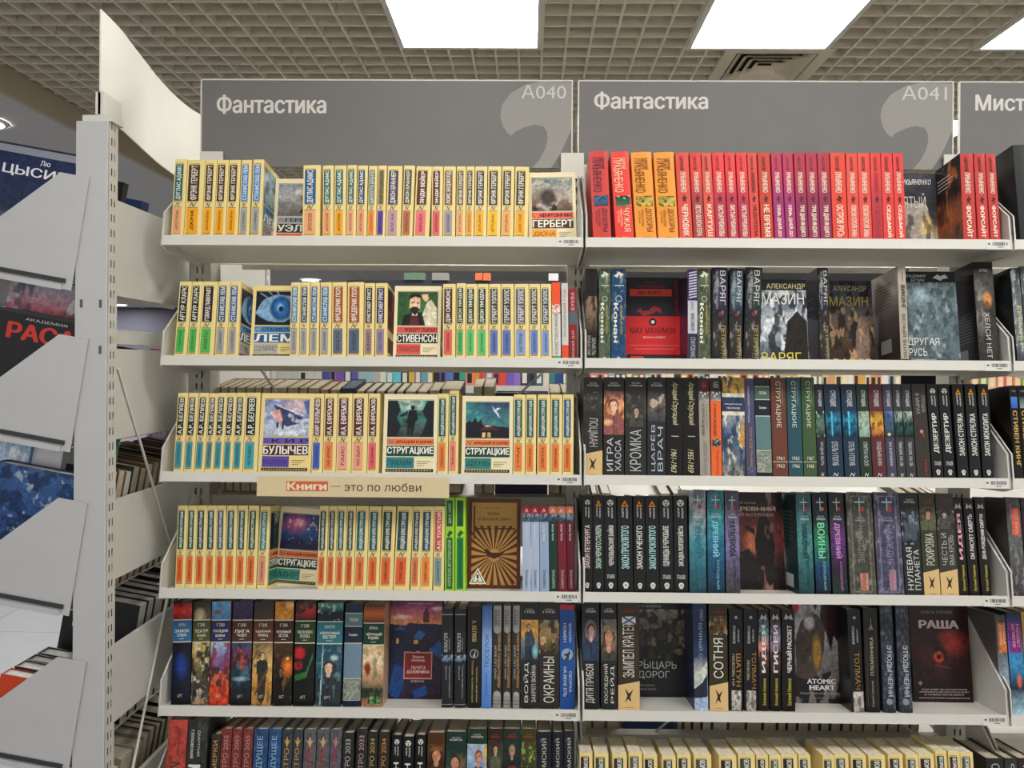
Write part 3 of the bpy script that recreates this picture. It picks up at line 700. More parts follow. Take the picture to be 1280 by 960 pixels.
def smallstr(col, title, picops, nm, tc='#cfd3d6'):
    e = [('t', 'СТРУГАЦКИЕ', .28, .76, .70, .93, tc, 'down', .02), ('p', .02, .44, .98, .71, picops), ('t', title, .30, .14, .68, .39, tc, 'down', .0),
         ('t', 'N', .3, .03, .65, .065, '#e0e0dc', 'h', 0, .3)]
    return dict(col=col, els=e, hard=True, look=f"{nm} book, picture mid-spine")
def milit(col, title, d='up', tan=False, picops=None, pv=(.5, .8), nm='', top=None, tcol='#dcdccf', t2=None, au='РОМАН ГРЕБ'):
    e = []
    if picops: e.append(('p', 0, pv[0], 1, pv[1], picops))
    if au:
        a = au.split(' '); e.append(('t', a[0], .3, .93, .7, .948, top or '#c9c9c0', 'h', .01)); e.append(('t', a[1], .2, .905, .8, .925, top or '#d5d5cc', 'h', .02))
    lo = .3 if tan else .06
    hi = pv[0] - .03 if picops else .8
    if t2: e += [('t', title, .15, lo, .45, hi, tcol, d, .0), ('t', t2, .55, lo, .85, hi - .02, tcol, d, .0)]
    else: e.append(('t', title, .22, lo, .75, hi, tcol, d, .01))
    if tan:
        e += [('q', [(0,0),(1,0),(1,.265),(.0,.225)], '#d9b880'), ('q', [(.3,.2),(.5,.15),(.7,.19),(.55,.12),(.6,.07),(.45,.1),(.3,.06),(.42,.13)], '#33261a'), ('r', .3, .02, .7, .024, '#8d7048')]
    return dict(col=col, els=e, hard=True, look=nm)
def fantasy(col, topops, labc, l1, l2, picops, nm, top=(.0,)):
    """illustrated spine: art cap, coloured label with curled rims, tall painting below"""
    e = [('p', 0, .82, 1, 1, topops), ('r', 0, .60, 1, .815, labc), ('r', 0, .812, 1, .822, '#d8d2bd'), ('r', 0, .597, 1, .607, '#d8d2bd'),
         ('t', l1, .3, .755, .7, .785, '#e9e5d4', 'h', 0), ('t', l2[0], .12, .695, .88, .725, '#e9e5d4', 'h', .02), ('t', l2[1], .25, .655, .75, .685, '#e9e5d4', 'h', .02), ('r', .38, .63, .62, .634, '#e9e5d4'),
         ('p', 0, 0, 1, .597, picops), ('t', 'АРТ', .35, .07, .6, .1, '#cfcabb', 'h', .0)]
    return dict(col=col, els=e, hard=True, look=nm)
def banded(c1, c2, cb, t1, t2, nm):
    e = [('r', 0, .78, 1, .91, c2), ('r', 0, .905, 1, .912, '#d7d3b4'), ('r', 0, .775, 1, .782, '#d7d3b4'), ('t', t1, .25, .83, .75, .86, '#e0ddc8', 'h', .02),
         ('t', t2, .25, .68, .75, .71, '#e0ddc8', 'h', .02), ('r', 0, .61, 1, .618, '#d7d3b4'), ('r', 0, .28, 1, .61, cb), ('r', 0, .27, 1, .277, '#d7d3b4'),
         ('p', 0, .07, 1, .27, [('g', [(0,'#7c857c'),(1,'#7c857c')]), ('n', 7, 9, 16, '#b7b8a4', .55, .8)]), ('r', 0, .06, 1, .066, '#d7d3b4')]
    return dict(col=c1, els=e, hard=True, look=nm)
def art(col, ops, texts, nm, hard=True, **k):
    d = dict(col=col, els=[('p', 0, 0, 1, 1, ops)] + texts, hard=hard, look=nm); d.update(k); return d

# ================================================================== the rows of books
TEAL = '#2d6d68'; BRN = '#4d3716'; ORG = '#f6a91f'; PCH = '#f0ab7c'; BLU = '#3b86c6'; GRY = '#a7a6a4'; NVY = '#1d4f7c'
ad = lambda A=TEAL, B=PCH, An='teal', Bn='peach', **k: classic('ДУГЛАС АДАМС', A, An, B, Bn, 'АВТОСТОПОМ', **k)
fh = lambda B=ORG, s='МЕССИЯ ДЮНЫ', Bn='orange', A=BRN, **k: classic('ФРЭНК ГЕРБЕРТ', A, 'brown', B, Bn, s, **k)
lem_side = cls_cover([('g',[(0,'#7f9fb4'),(.5,'#b9cbd3'),(1,'#88a7b9')]),('n',4,4,4,'#3f5f78',.55,.8)], 'СТАНИСЛАВ', 'ЛЕМ', 'СОЛЯРИС', BLU, '#3a6f9e', '#9a9aa0')
lem = lambda A=NVY, s='СОЛЯРИС', An='navy', **k: classic('СТАНИСЛАВ ЛЕМ', A, An, GRY, 'grey', s, **k)
L1 = [(213.6,229.4,199,ad()), (229.8,251.9,200,fh(s='ДЮНА', wide=True)), (252.3,267,200,fh()), (267.4,281.9,200,fh()), (282.3,297.2,200,fh()),
 (298.3,311.4,200,lem(BLU,'СОЛЯРИС','blue')), (313,326.7,199.5,lem(BLU,'СОЛЯРИС','blue',side=lem_side)),
 (341,404,223.5,dict(col=CREAM2, els=cls_cover(P_FOG,'ГЕРБЕРТ','УЭЛЛС','ВОЙНА МИРОВ','#8fa4b8','#3b3a34','#e8643c'), look='cream cover with a grey harbour picture'),dict(face=True,H=.165)),
 (378,400,206.7,ad('#1f5f90',PCH,'blue','peach')), (403.3,417,207,ad(B='#f2a66a',Bn='orange')), (417.5,432.5,207,ad(B=ORG,Bn='orange')), (433,445,206.5,ad('#2b6258')), (445.5,458.4,207,ad('#1c4a66','#eda37a','navy')),
 (459,470,207.5,classic('ШАРЛОТТА БРОНТЕ','#5d7c74','grey-green','#ee8b3a','orange','ДЖЕЙН')), (470.3,481.4,207,classic('РЭЙ БРЭДБЕРИ','#8d8254','olive','#5a3fa6','purple','ВИНО',txt=INK)),
 (482,500.8,207.5,classic('ДЖОН БРАННЕР','#3b3858','violet','#c59ca8','mauve','ВСЕ НА')), (501.6,515.6,207,classic('ДЖОН БРАННЕР','#46422f','dark olive','#b9704c','terracotta','ОРБИТА')),
 (516.7,536.4,208,classic('ЭНДИ ВЕЙЕР','#5f2c1d','maroon','#f2747c','pink','МАРСИАН')), (539.3,553.3,208,classic('ЭНДИ ВЕЙЕР','#5f2c1d','maroon','#e9626c','red','МАРСИАН')), (553.7,569.2,208,classic('ЛОИС БУДЖОЛД','#80573f','tan','#a69aa4','mauve','БАРРАЯР')),
 (570,581.7,208,fh(PCH,'БОГ ДЮНЫ','peach','#6b573c')), (582,592.4,208,fh('#f0a24a','ДЕТИ ДЮНЫ','orange')), (592.9,608.3,208,fh('#f7b52a','ДЕТИ ДЮНЫ','yellow','#3b2f2c')), (608.8,625.6,208,fh('#fabf20','ДЕТИ ДЮНЫ','yellow')),
 (626.3,641.8,208,fh('#f2ad68','ДЕТИ ДЮНЫ','peach')), (642.5,660,208.5,fh('#f5ad2c','ДОМ ГЛАВ','orange')),
 (661.5,721,216,dict(col=CREAM2, els=cls_cover(P_HERB,'ФРЭНК','ГЕРБЕРТ','ДЮНА','#e8524a','#4d3716','#f0a23a'), look='cream cover with a grey desert picture'),dict(face=True,d=.05,lean=-.02))]
L1L = [(213.6,219),(298,302),(313,317),(403.3,403.8),(482,485),(516.7,521),(539,540),(642,644)]
ak = '#16241c'
L2 = [(217.3,232.9,352,classic('АРТУР КЛАРК',ak,'black','#4fb654','green','ГОРОД')), (233.8,247.5,352,classic('АРТУР КЛАРК',ak,'black','#4fb654','green','КОНЕЦ')), (248,267,352,classic('ГОВАРД ЛАВКРАФТ','#2c1810','dark brown','#58b858','green','ХРЕБТЫ')),
 (268.3,283,352,lem()), (283.6,297.6,352,lem('#1f5e9a',An='blue',side=cls_cover(P_EYE,'СТАНИСЛАВ','ЛЕМ','СОЛЯРИС',BLU,NVY,GRY))),
 (312,372,357,dict(col=CREAM, els=cls_cover(P_EYE,'СТАНИСЛАВ','ЛЕМ','СОЛЯРИС',BLU,'#1b5a94','#b3b0a6',cream=CREAM), look='cream cover with a big blue eye'),dict(face=True,d=.035)),
 (361.7,373.8,353,lem('#4a86a8','МАСКА','pale blue')), (374.2,386.2,353,lem('#1c3f62','ЭДЕМ')), (386.9,398.6,353,lem('#2768a4','МАГЕЛЛАН','blue')), (399.6,413.9,353,lem('#1e72a8','ДНЕВНИКИ','sky blue')),
 (414.5,433,353,classic('ФРЕДЕРИК ПОЛ','#a8532c','rust','#5f6d84','slate','ВРАТА')), (433.9,454.4,353,classic('ФРЕДЕРИК ПОЛ','#a8532c','rust','#566680','slate','ЗА ГОРИЗОНТ')),
 (455,468,354,classic('КРИСТОФЕР ПРИСТ','#2a2024','black','#9c7f86','mauve','МИР')), (468.8,484,354,classic('КРИСТОФЕР ПРИСТ','#34305a','violet','#9584a0','lilac','ПРЕСТИЖ',side=[('p',.05,.4,.95,.95,[('g',[(0,'#5a1c16'),(1,'#2c1410')]),('n',8,4,4,'#a8452c',.55,.8)]),('r',.08,.1,.9,.3,'#5a3c2a')])),
 (491,550,357.5,dict(col=CREAM2, els=cls_cover(P_MAN,'РОБЕРТ ЛЬЮИС','СТИВЕНСОН','СТРАННАЯ ИСТОРИЯ','#e2564c','#16201a','#d8564c'), look='cream cover with a bearded man on green'),dict(face=True,d=.03)),
 (553.3,569.5,355,classic('ДЭН СИММОНС','#4d2620','dark brown','#e2655c','red','ГИПЕРИОН')), (570.3,582,354,classic('ДЖОН УИНДЕМ','#1e3420','dark green','#57b46a','green','КУКУШКИ')), (582.4,596.3,355,classic('ДЖОН УИНДЕМ','#1c3c28','dark green','#5cc472','green','ДЕНЬ ТРИФФИДОВ')), (596.6,611,355,classic('ДЖОН УИНДЕМ','#1a3a20','dark green','#5cc472','green','ДЕНЬ ТРИФФИДОВ')),
 (611.5,626.3,355,classic('ГЕРБЕРТ УЭЛЛС','#3c3834','charcoal','#6079bb','blue','МАШИНА')), (626.8,643,355,classic('ГЕРБЕРТ УЭЛЛС','#353436','charcoal','#5e77b8','blue','ЧЕЛОВЕК')), (643.6,661.8,355,classic('ГЕРБЕРТ УЭЛЛС','#5f5a6a','grey','#8ba1d2','light blue','ОСТРОВ')), (662.2,676.3,355,classic('ГЕРБЕРТ УЭЛЛС','#4a4038','brown','#6684c4','blue','ВОЙНА')), (676.7,690.2,355,classic('ГЕРБЕРТ УЭЛЛС','#33465c','navy','#7d9bd0','blue','ВОЙНА МИРОВ')),
 (690.6,701.6,353,dict(col='#d9d6d0', els=[('r',0,.68,1,1,'#e8532e'),('p',0,.6,1,.72,[('g',[(0,'#d9d6d0'),(1,'#d9d6d0')]),('n',3,4,3,'#e8532e',.45,1)]),('t','КОНСТАНТИНОВ',.3,.08,.7,.6,'#77726c','up',0),('r',0,0,1,.06,'#4f9a50')], look='white paperback, orange spine top')),
 (702.7,711.3,354,dict(col='#cfcbc6', els=[('r',0,0,1,.2,'#e2512e'),('t','ХОЛОДНЫЙ ГОД',.25,.3,.7,.92,'#77726c','up',0)], look='grey paperback, orange spine foot')),
 (711.6,722,361,dict(col='#8a1a26', els=[('r',0,.5,1,.68,'#54606a'),('t','БУКВА',.3,.7,.7,.95,'#e0c8c0','up',0),('t','БОЖИЙ ДАР',.3,.05,.7,.42,'#e0c8c0','up',.0)], look='dark red paperback with a grey band'))]
L2L = [(217.3,225),(248,254),(283.6,287.8),(361.7,364),(414.5,415.5),(455.8,457),(553.3,554),(691,690)]
be = lambda s='АРИЭЛЬ', B='#3d93a0', A=ak, **k: classic('А.Р. БЕЛЯЕВ',A,'black',B,'turquoise',s,**k)
ef = lambda B='#ea864e', s='ЧАС БЫКА', A='#5b2a20', Bn='orange': classic('И.А. ЕФРЕМОВ',A,'maroon',B,Bn,s)
TG = '#1b5c5a'
st = lambda B='#ea7f3e', A=TG, An='teal', Bn='orange', s='ПИКНИК', **k: classic('АРКАДИЙ И БОРИС СТРУГАЦКИЕ',A,An,B,Bn,s,**k)
L3 = [(216.3,229,491,be()), (229.4,242,491,be('ОСТРОВ')), (242.5,255,491,be('ПРОДАВЕЦ')), (255.2,265.8,491.5,be('ГОЛОВА','#53868c','#2f3a36')), (266,277.8,491,be('ЗВЕЗДА')), (278,289.8,491,be('ВЛАСТЕЛИН')), (290,302.6,491,be('АМФИБИЯ')), (303,321.3,491,be('ЧЕЛОВЕК','#3fa3ae')),
 (322,388,491.5,dict(col=CREAM, els=cls_cover(P_SNOW,'К И Р','БУЛЫЧЕВ','ПОСЁЛОК','#6a58b4','#4a1f22','#5a49a8'), look='cream cover with a violet snow scene'),dict(face=True,d=.012)),
 (389,402.8,492,classic('КИР БУЛЫЧЕВ','#6e4452','plum','#4063bc','blue','ПОСЁЛОК')), (403.3,419.6,492,ef(s='НА КРАЮ')), (420,438.6,492,ef('#eea290','ТАИС','#5a2c42','salmon')), (439,458.3,492,ef('#f0a284','ЧАС БЫКА',Bn='peach')), (458.8,473.4,492,ef('#e9646c','ЛЕЗВИЕ',Bn='red')),
 (477.5,545.5,492.5,dict(col=CREAM2, els=cls_cover(P_GREENMAN,'АРКАДИЙ И БОРИС','СТРУГАЦКИЕ','ПИКНИК','#e8804a','#1c4436','#2b8088','#7a2418'), look='cream cover with a dark figure on green'),dict(face=True,d=.014)),
 (546.3,560,492,st()), (560.5,572.8,488,st('#ef8a78',An='teal',Bn='salmon')),
 (576.5,640.5,495,dict(col=CREAM2, els=cls_cover(P_NIGHTHUT,'АРКАДИЙ И БОРИС','СТРУГАЦКИЕ','ДЕНЬ','#e8804a','#1c4436','#2b8078','#7a2418'), look='cream cover with a night hut'),dict(face=True,d=.012)),
 (641.4,656.3,493,st(s='ГРАД')), (656.7,670.2,493,st('#ee8038')), (671.4,687.6,493,st('#ea7c3c',s='УЛИТКА')), (688,702.9,493,st()), (703.3,717,493,st('#e87a3a','#1d5878','blue'))]
L3L = [(216.3,222.8),(255,262),(303,308),(388,391),(458.8,461),(546,547.6),(641,642),(703,703.7)]
L4 = [(218.4,230.6,632,st('#e5702a','#1a5448')), (231,242.7,632,st('#e5702a','#1c4c30','green')), (243,255.8,632,st('#e26a2c','#163c3c','dark teal')), (256,268.5,632,st('#e5742c','#1c4840')), (268.8,280.5,632,st('#e26a34','#2b4c66','navy')), (280.8,293.8,632,st('#e5702a','#134f52')), (294,306.6,632,st('#e87030','#15504a')), (307,320,632,st('#e36c2c','#2a4a24','green')),
 (320.8,333.6,633,st('#e09478','#2d7c78','teal','salmon',side=cls_cover(P_GREENMAN,'АРКАДИЙ','СТРУГАЦКИЕ','ГОРОД','#e8804a','#1c4436','#2b8078'))),
 (340.5,397,633,dict(col=CREAM2, els=cls_cover(P_COSMOS,'АРКАДИЙ И БОРИС','СТРУГАЦКИЕ','МИР','#e8804a','#16382e','#2b8078','#7a2418'), look='cream cover with a pink night sky'),dict(face=True,yb=732,lean=.06)),
 (396,407.3,632.5,st('#d9683a','#16423a')), (407.7,418.4,632.5,st('#dc6638','#16423a')), (418.6,430.4,632.5,st('#e26e40','#1a5c62')), (430.6,441.9,632.5,st('#d45e2a','#344a34','grey-green')), (442.2,458,632.5,st('#e57840','#146266')), (458.3,473.8,633,st('#e57038','#175a5c')), (474,491.2,633,st('#e26a34','#18402c','green')), (491.6,511.6,633,st('#e46432','#144a50')), (513,524.8,633,st('#dc7a48','#134448')), (525,540.4,633,st('#ec8a3a','#174c60','blue')),
 (541.4,555,633,classic('А.Н. ТОЛСТОЙ','#c9504a','red','#7e9a9c','grey','АЭЛИТА')),
 (556,568.4,622,dict(col='#9bd02e', els=[('r',.15,.69,.8,.97,'#14593a'),('t','ДЖ.Б. УАЙТ',.3,.72,.66,.94,'#d5e6b0','up',0),('q',[(.2,.6),(.5,.65),(.85,.62),(.6,.6),(.4,.57)],'#1d5c2a'),('r',.15,.03,.8,.57,'#14693e'),('t','КОРОТКИЕ ИСТОРИИ НОЧИ',.32,.06,.64,.54,'#cfe3a8','up',0)], look='lime green paperback, dark panels')),
 (569,582,622,dict(col='#a4d72c', els=[('r',.15,.69,.8,.97,'#14593a'),('t','ДЖ.К. БАРРИ',.25,.7,.7,.95,'#14361e','up',0.02),('q',[(.2,.6),(.5,.65),(.85,.62),(.6,.6),(.4,.57)],'#1d5c2a'),('r',.15,.03,.8,.57,'#127a46'),('t','ИСТОРИЯ НОЧНЫХ ДНЕЙ',.32,.06,.64,.54,'#14361e','up',0)], look='lime green paperback, brighter panel')),
 (584,650,624,dict(col='#5b2a18', hard=False, gloss=False, els=[('r',.07,.04,.93,.96,'#b98c44')]
    + [('q',[(.5+.11*math.cos(a),.37+.07*math.sin(a)),(.5+.11*math.cos(a+.12),.37+.07*math.sin(a+.12)),(min(.93,max(.07,.5+.62*math.cos(a+.11))),max(.04,min(.7,.37+.40*math.sin(a+.11)))),(min(.93,max(.07,.5+.62*math.cos(a))),max(.04,min(.7,.37+.40*math.sin(a))))],'#5a2a16') for a in [2*math.pi*k/26 for k in range(26)]]
    + [('q',[(.3,.43),(.36,.44),(.45,.4),(.6,.4),(.72,.42),(.62,.36),(.5,.33),(.38,.36)],'#3f1d10'),('r',.07,.7,.93,.96,'#b98c44'),('r',.1,.55,.13,.93,'#5a2a16'),('r',.1,.66,.45,.675,'#5a2a16'),('r',.5,.66,.9,.675,'#5a2a16'),('t','ФИЛИП К. ДИК',.32,.89,.62,.91,'#5a2a16','h',0),('t','Человек',.36,.82,.6,.86,'#3f1d10','h',0,.3),('t','в Высоком замке',.2,.76,.8,.8,'#3f1d10','h',0,.3),
       ('q',[(.03,.05),(.36,.05),(.195,.23)],'#e9e4d6'),('q',[(.07,.065),(.32,.065),(.195,.205)],'#2c2a26'),('q',[(.095,.075),(.295,.075),(.195,.187)],'#e9e4d6'),('t','!',.18,.085,.21,.155,'#2c2a26','h',.03)], look='brown cover with gold rays and a triangle'),dict(face=True,yb=735.5,t=.022))]
def toplet(col, cap, nm, tc='#e6e6ea', lc=None): return dict(col=col, els=[('r',0,.915,1,1,cap),('t','А',.3,.93,.7,.975,'#f0e4dc','h',.02),('p',0,.82,1,.912,[('g',[(0,'#2a3c54'),(1,'#8fa3b8')]),('n',len(nm),4,4,'#1a2434',.5,.9)]),('t','Антон Чехов',.35,.6,.62,.79,tc,'down',0),('t','САМАРКАНД',.3,.05,.7,.26,lc or '#3c4a60','up',0)], look=nm)
L4 += [(653.4,664,633,toplet('#aab9d2','#b81e2c','pale blue paperback with a red cap')), (664.4,674.8,633,toplet('#aab9d2','#b81e2c','pale blue paperback with a red cap')), (675.3,687,633,toplet('#94a9c6','#b8202c','mid blue paperback with a red cap')),
 (687.4,697.8,633,toplet('#12352c','#e88a5c','dark green paperback with an orange cap',lc='#c9cfc0')), (698.3,709.4,633,toplet('#741829','#e88060','burgundy paperback with an orange cap',lc='#c9b0b0')), (710,719.5,633,toplet('#5c1222','#e88060','dark burgundy paperback with an orange cap',lc='#c9b0b0'))]
L4L = [(218.4,222.8),(268.8,271.5),(320.8,325.8),(396,400),(458.3,462),(491.6,497),(525,528),(556,556.5),(653.4,653.2),(710,707.5)]
D = lambda *c: [(i/(len(c)-1), x) for i, x in enumerate(c)]
L5 = [(213,237,752,fantasy('#0f1318',[('g',D('#7a1c18','#d8342a','#1c1416')),('n',1,3,3,'#2c1214',.6,.9)],'#2a6a9c','ЧАРЛЬЗ',('ЗАМОК','СЛОМАН'),[('g',D('#0c0f14','#0f1a34','#0c0f14')),('e',.5,.62,.4,.26,'#1c3f9c',.9)],'black spine with a blue glow')),
 (237.7,260.2,752,fantasy('#4d4632',[('g',D('#6a5a40','#20241c')),('e',.4,.2,.4,.5,'#d8c49a',.7)],'#4a5222','ГЭВ',('ТЕАТР','ТЕНЕЙ'),[('g',D('#5a5242','#3c382e','#8a7648','#d0b468')),('n',2,5,9,'#1f1d18',.52,.9),('n',22,5,9,'#d9d4c4',.62,.8),('P',[(.1,.02),(.5,.15),(.8,.02)],'#a88a6a')],'olive spine with a crowd painting')),
 (260.6,285,752,fantasy('#b0432c',[('g',D('#4c8ac4','#6aa4d8')),('e',.3,.4,.4,.15,'#8a5a3c',.6)],'#232a5c','ГЭВ',('ПОСЛЕДНЯЯ','ВОЙНА'),[('g',D('#c9402a','#d8552c','#c86a52','#7a5c94','#9fc0dc')),('P',[(0,.72),(.3,.62),(.7,.7),(.9,1),(1,1),(1,.55),(0,.55)],'#6c4a80'),('n',6,4,8,'#8a2418',.55,.8),('nb',5,6,8,'#3a2a24',.5,.9,.3,.6)],'red desert painted spine')),
 (287,312.5,752,fantasy('#14181c',[('g',D('#2c2440','#3c3060')),('t' if 0 else 'n',1,2,2,'#6a5890',.6,.5)],'#4a2a24','ГЭВ',('ЛИГА','ЧУДЕС'),[('g',D('#10120f','#1c2424','#3f6a84','#7a3440','#2c4c74')),('P',[(.3,.95),(.5,.9),(.7,.6),(.5,.55),(.4,.75)],'#b04a48'),('n',9,4,8,'#14202c',.5,.8),('e',.5,.42,.5,.05,'#9ab4bc',.8)],'dark spine with a red and blue storm')),
 (313.6,338.8,752,fantasy('#3a3428',[('g',D('#4a3c24','#2a2c26'))],'#5c3424','ГЭВ',('НЕДОПИСАННЫЙ','ПРИНЦ'),[('g',D('#b88a50','#c8923c','#d8b468','#8a6a4c')),('face',.5,.8,.14,.05,'#d0b898','#2c2824','#2c2824'),('P',[(.3,.1),(.27,.55),(.73,.55),(.66,.1),(.5,.02)],'#332c26'),('l',.2,.2,.8,.6,.03,'#5c5040'),('n',4,5,10,'#4c3820',.6,.7)],'golden spine with a dark armoured figure')),
 (339.9,364,752,fantasy('#1c1815',[('g',D('#e09a3c','#c87828')),('e',.8,.8,.3,.3,'#f0c478',.8)],'#3c2416','ГЭВ',('НЕЗРИМЫЙ','ИСТОК'),[('g',D('#151312','#1c1712','#2c1f16','#4a2c18')),('e',.75,.62,.4,.2,'#e87a28',.8),('e',.75,.75,.08,.03,'#fbd38c',.5),('face',.42,.55,.14,.06,'#8c5c40','#12100f','#15120f'),('n',6,4,5,'#8a5a3c',.68,.6)],'orange topped spine with dark silhouettes')),
 (365.7,391.7,753,fantasy('#141414',[('g',D('#2a1614','#b8242c','#3c3c30')),('n',7,3,3,'#1a1a14',.5,.9)],'#27401c','ГЭВ',('ЧЕЛОВЕК','ЛЕТОПИСЬ'),[('g',D('#101210','#131614','#14180f','#1c1c18')),('e',.25,.85,.35,.12,'#c9222c',.5),('e',.2,.65,.25,.08,'#c8242c',.5),('l',.1,.45,.6,.5,.05,'#2f7a3c'),('l',.6,.5,.9,.8,.03,'#3c7a4c'),('n',4,4,7,'#0c0c0c',.6,.6)],'black spine with red and green smoke')),
 (393,425.8,754,fantasy('#153040',[('g',D('#101c28','#10202c','#4a9a8c')),('n',3,5,4,'#cfd8d4',.62,.8)],'#2a7484','МИЛА',('НЕВОРОТИМЫЙ','ВЕТЕР'),[('g',D('#0c1418','#1c3440','#2a5a68','#1f4c64')),('P',[(.35,.1),(.3,.4),(.45,.55),(.75,.5),(.8,.1)],'#202c30'),('n',8,6,9,'#5a7a80',.62,.6),('face',.5,.62,.22,.1,'#e4bca4','#3a2c30','#2c3438'),('e',.72,.6,.12,.12,'#3a2c30',.4),('e',.7,.78,.2,.06,'#b8d0d0',.6),('n',8,6,9,'#5a7a80',.62,.6),('l',.2,.0,.26,1,.02,'#a8d0d8')],'teal spine with a painted woman')),
 (428,450.5,755,banded('#142640','#5c8088','#6f8a9c','ЛЕМ','Солярис','navy and grey-blue banded spine')),
 (451.4,478.4,756,fantasy('#caa884',[('g',D('#5c2418','#c8682c','#2c1a10'))],'#143c2c','ИРИНА',('ЧЁРНЫЙ','РУДНИК'),[('g',D('#b8785c','#284428','#c89c78','#e8d0a8','#d8b488')),('n',5,4,7,'#4c6a40',.6,.5),('e',.25,.62,.2,.14,'#8a2c24',.5),('e',.6,.1,.35,.1,'#4c9450',.5),('nb',6,5,9,'#1e3420',.5,.9,.05,.3)],'sandy painted spine with green plants',))]
ROOFS = [('g',[(0,'#1f1c30'),(.5,'#2c2640'),(.74,'#3a3350'),(.76,'#e8a060'),(.84,'#d87878'),(.93,'#9c4a74'),(1,'#5c2450')]),('e',.2,.83,.25,.03,'#f0c8b8',.5),('e',.9,.92,.14,.03,'#f0c8c8',.5),
 ('P',[(0,.1),(0,.76),(.3,.74),(.35,.77),(1,.76),(1,0),(0,0)],'#26284a'),('P',[(.3,.35),(.5,.72),(1,.5),(1,0),(.3,0)],'#2c1f34'),('P',[(.0,.05),(.1,.35),(.35,.3),(.2,.0)],'#1f4a8c'),('P',[(.75,.5),(.95,.6),(1,.55),(1,.4)],'#2f5c9c'),('P',[(.45,.62),(.55,.7),(.68,.66),(.6,.6)],'#2f6cac'),('P',[(.08,.7),(.2,.74),(.3,.7)],'#2f5c9c'),
 ('P',[(.45,.08),(.7,.14),(.75,.05),(.5,0)],'#1f4a8c'),('P',[(.63,.78),(.63,.88),(.69,.93),(.75,.88),(.75,.78)],'#5a2c30'),('l',.69,.9,.69,.97,.008,'#3c1c24'),('P',[(.13,.56),(.17,.56),(.17,.61),(.13,.61)],'#e8b860'),('P',[(.46,.56),(.54,.56),(.54,.6),(.46,.6)],'#e8b860')]
L5 += [(485,551,751,dict(col='#241c34', hard=True, els=[('p',0,0,1,1,ROOFS),('t','БОЛЬШАЯ КНИГА',.34,.965,.84,.98,'#d8b8b8','h',0),('q',[(.28,.2),(.82,.2),(.82,.48),(.6,.475),(.55,.49),(.5,.475),(.28,.48)],'#c89080'),('q',[(.3,.215),(.8,.215),(.8,.465),(.3,.465)],'#84242c'),('t','Вадим',.45,.41,.66,.44,'#f0d8d0','h',0),('t','Шефнер',.43,.375,.68,.405,'#f0d8d0','h',0),('t','ЛАЧУГА',.42,.3,.7,.335,'#f0d8d0','h',0),('t','ДОЛЖНИКА',.34,.255,.77,.29,'#f0d8d0','h',.02),('t','АЗБУКА',.42,.17,.68,.19,'#e0c8c0','h',0)], look='cover of blue night roofs and sunset'),dict(face=True,yb=873.5,t=.03))]
def beldark(l1, l2, nm): return dict(col='#24262c', hard=True, els=[('r',0,.935,1,.945,'#9a9c9c'),('r',0,.03,1,.036,'#9a9c9c'),('t','АЛЕКСАНДР',.62,.58,.74,.7,'#b4b6b6','down',0),('t','БЕЛЯЕВ',.22,.56,.52,.75,'#c4c6c6','down',0),('p',0,.46,1,.53,[('g',D('#3c5c78','#9cb0bc')),('n',3,5,3,'#20242c',.5,.9)]),('t',l1,.62,.1,.8,.42,'#a4a6a8','down',0),('t',l2,.3,.28,.5,.42,'#a4a6a8','down',0)], look=nm)
def silver(nm): return dict(col='#33322f', hard=True, els=[('r',.1,.75,.9,.985,'#a4a49f'),('d',.5,.75,.4,'#a4a49f',14),('t','КЛАРК',.2,.79,.45,.94,'#2c2c2c','down',.02),('t','АРТУР',.55,.79,.72,.94,'#2c2c2c','down',0),('t','ТЯЖЕЛЫЕ СУДЬБЫ РОДИНЫ',.52,.2,.84,.72,'#c89c5c','down',.02),('t','МОРЕ СЕТ ЮНО',.2,.28,.42,.6,'#c4c2ba','down',0),('d',.5,.13,.38,'#a4a49f',14),('r',.1,.0,.9,.12,'#8f8f8a'),('r',.1,.04,.9,.045,'#33322f'),('r',.1,.07,.9,.075,'#33322f')], look=nm)
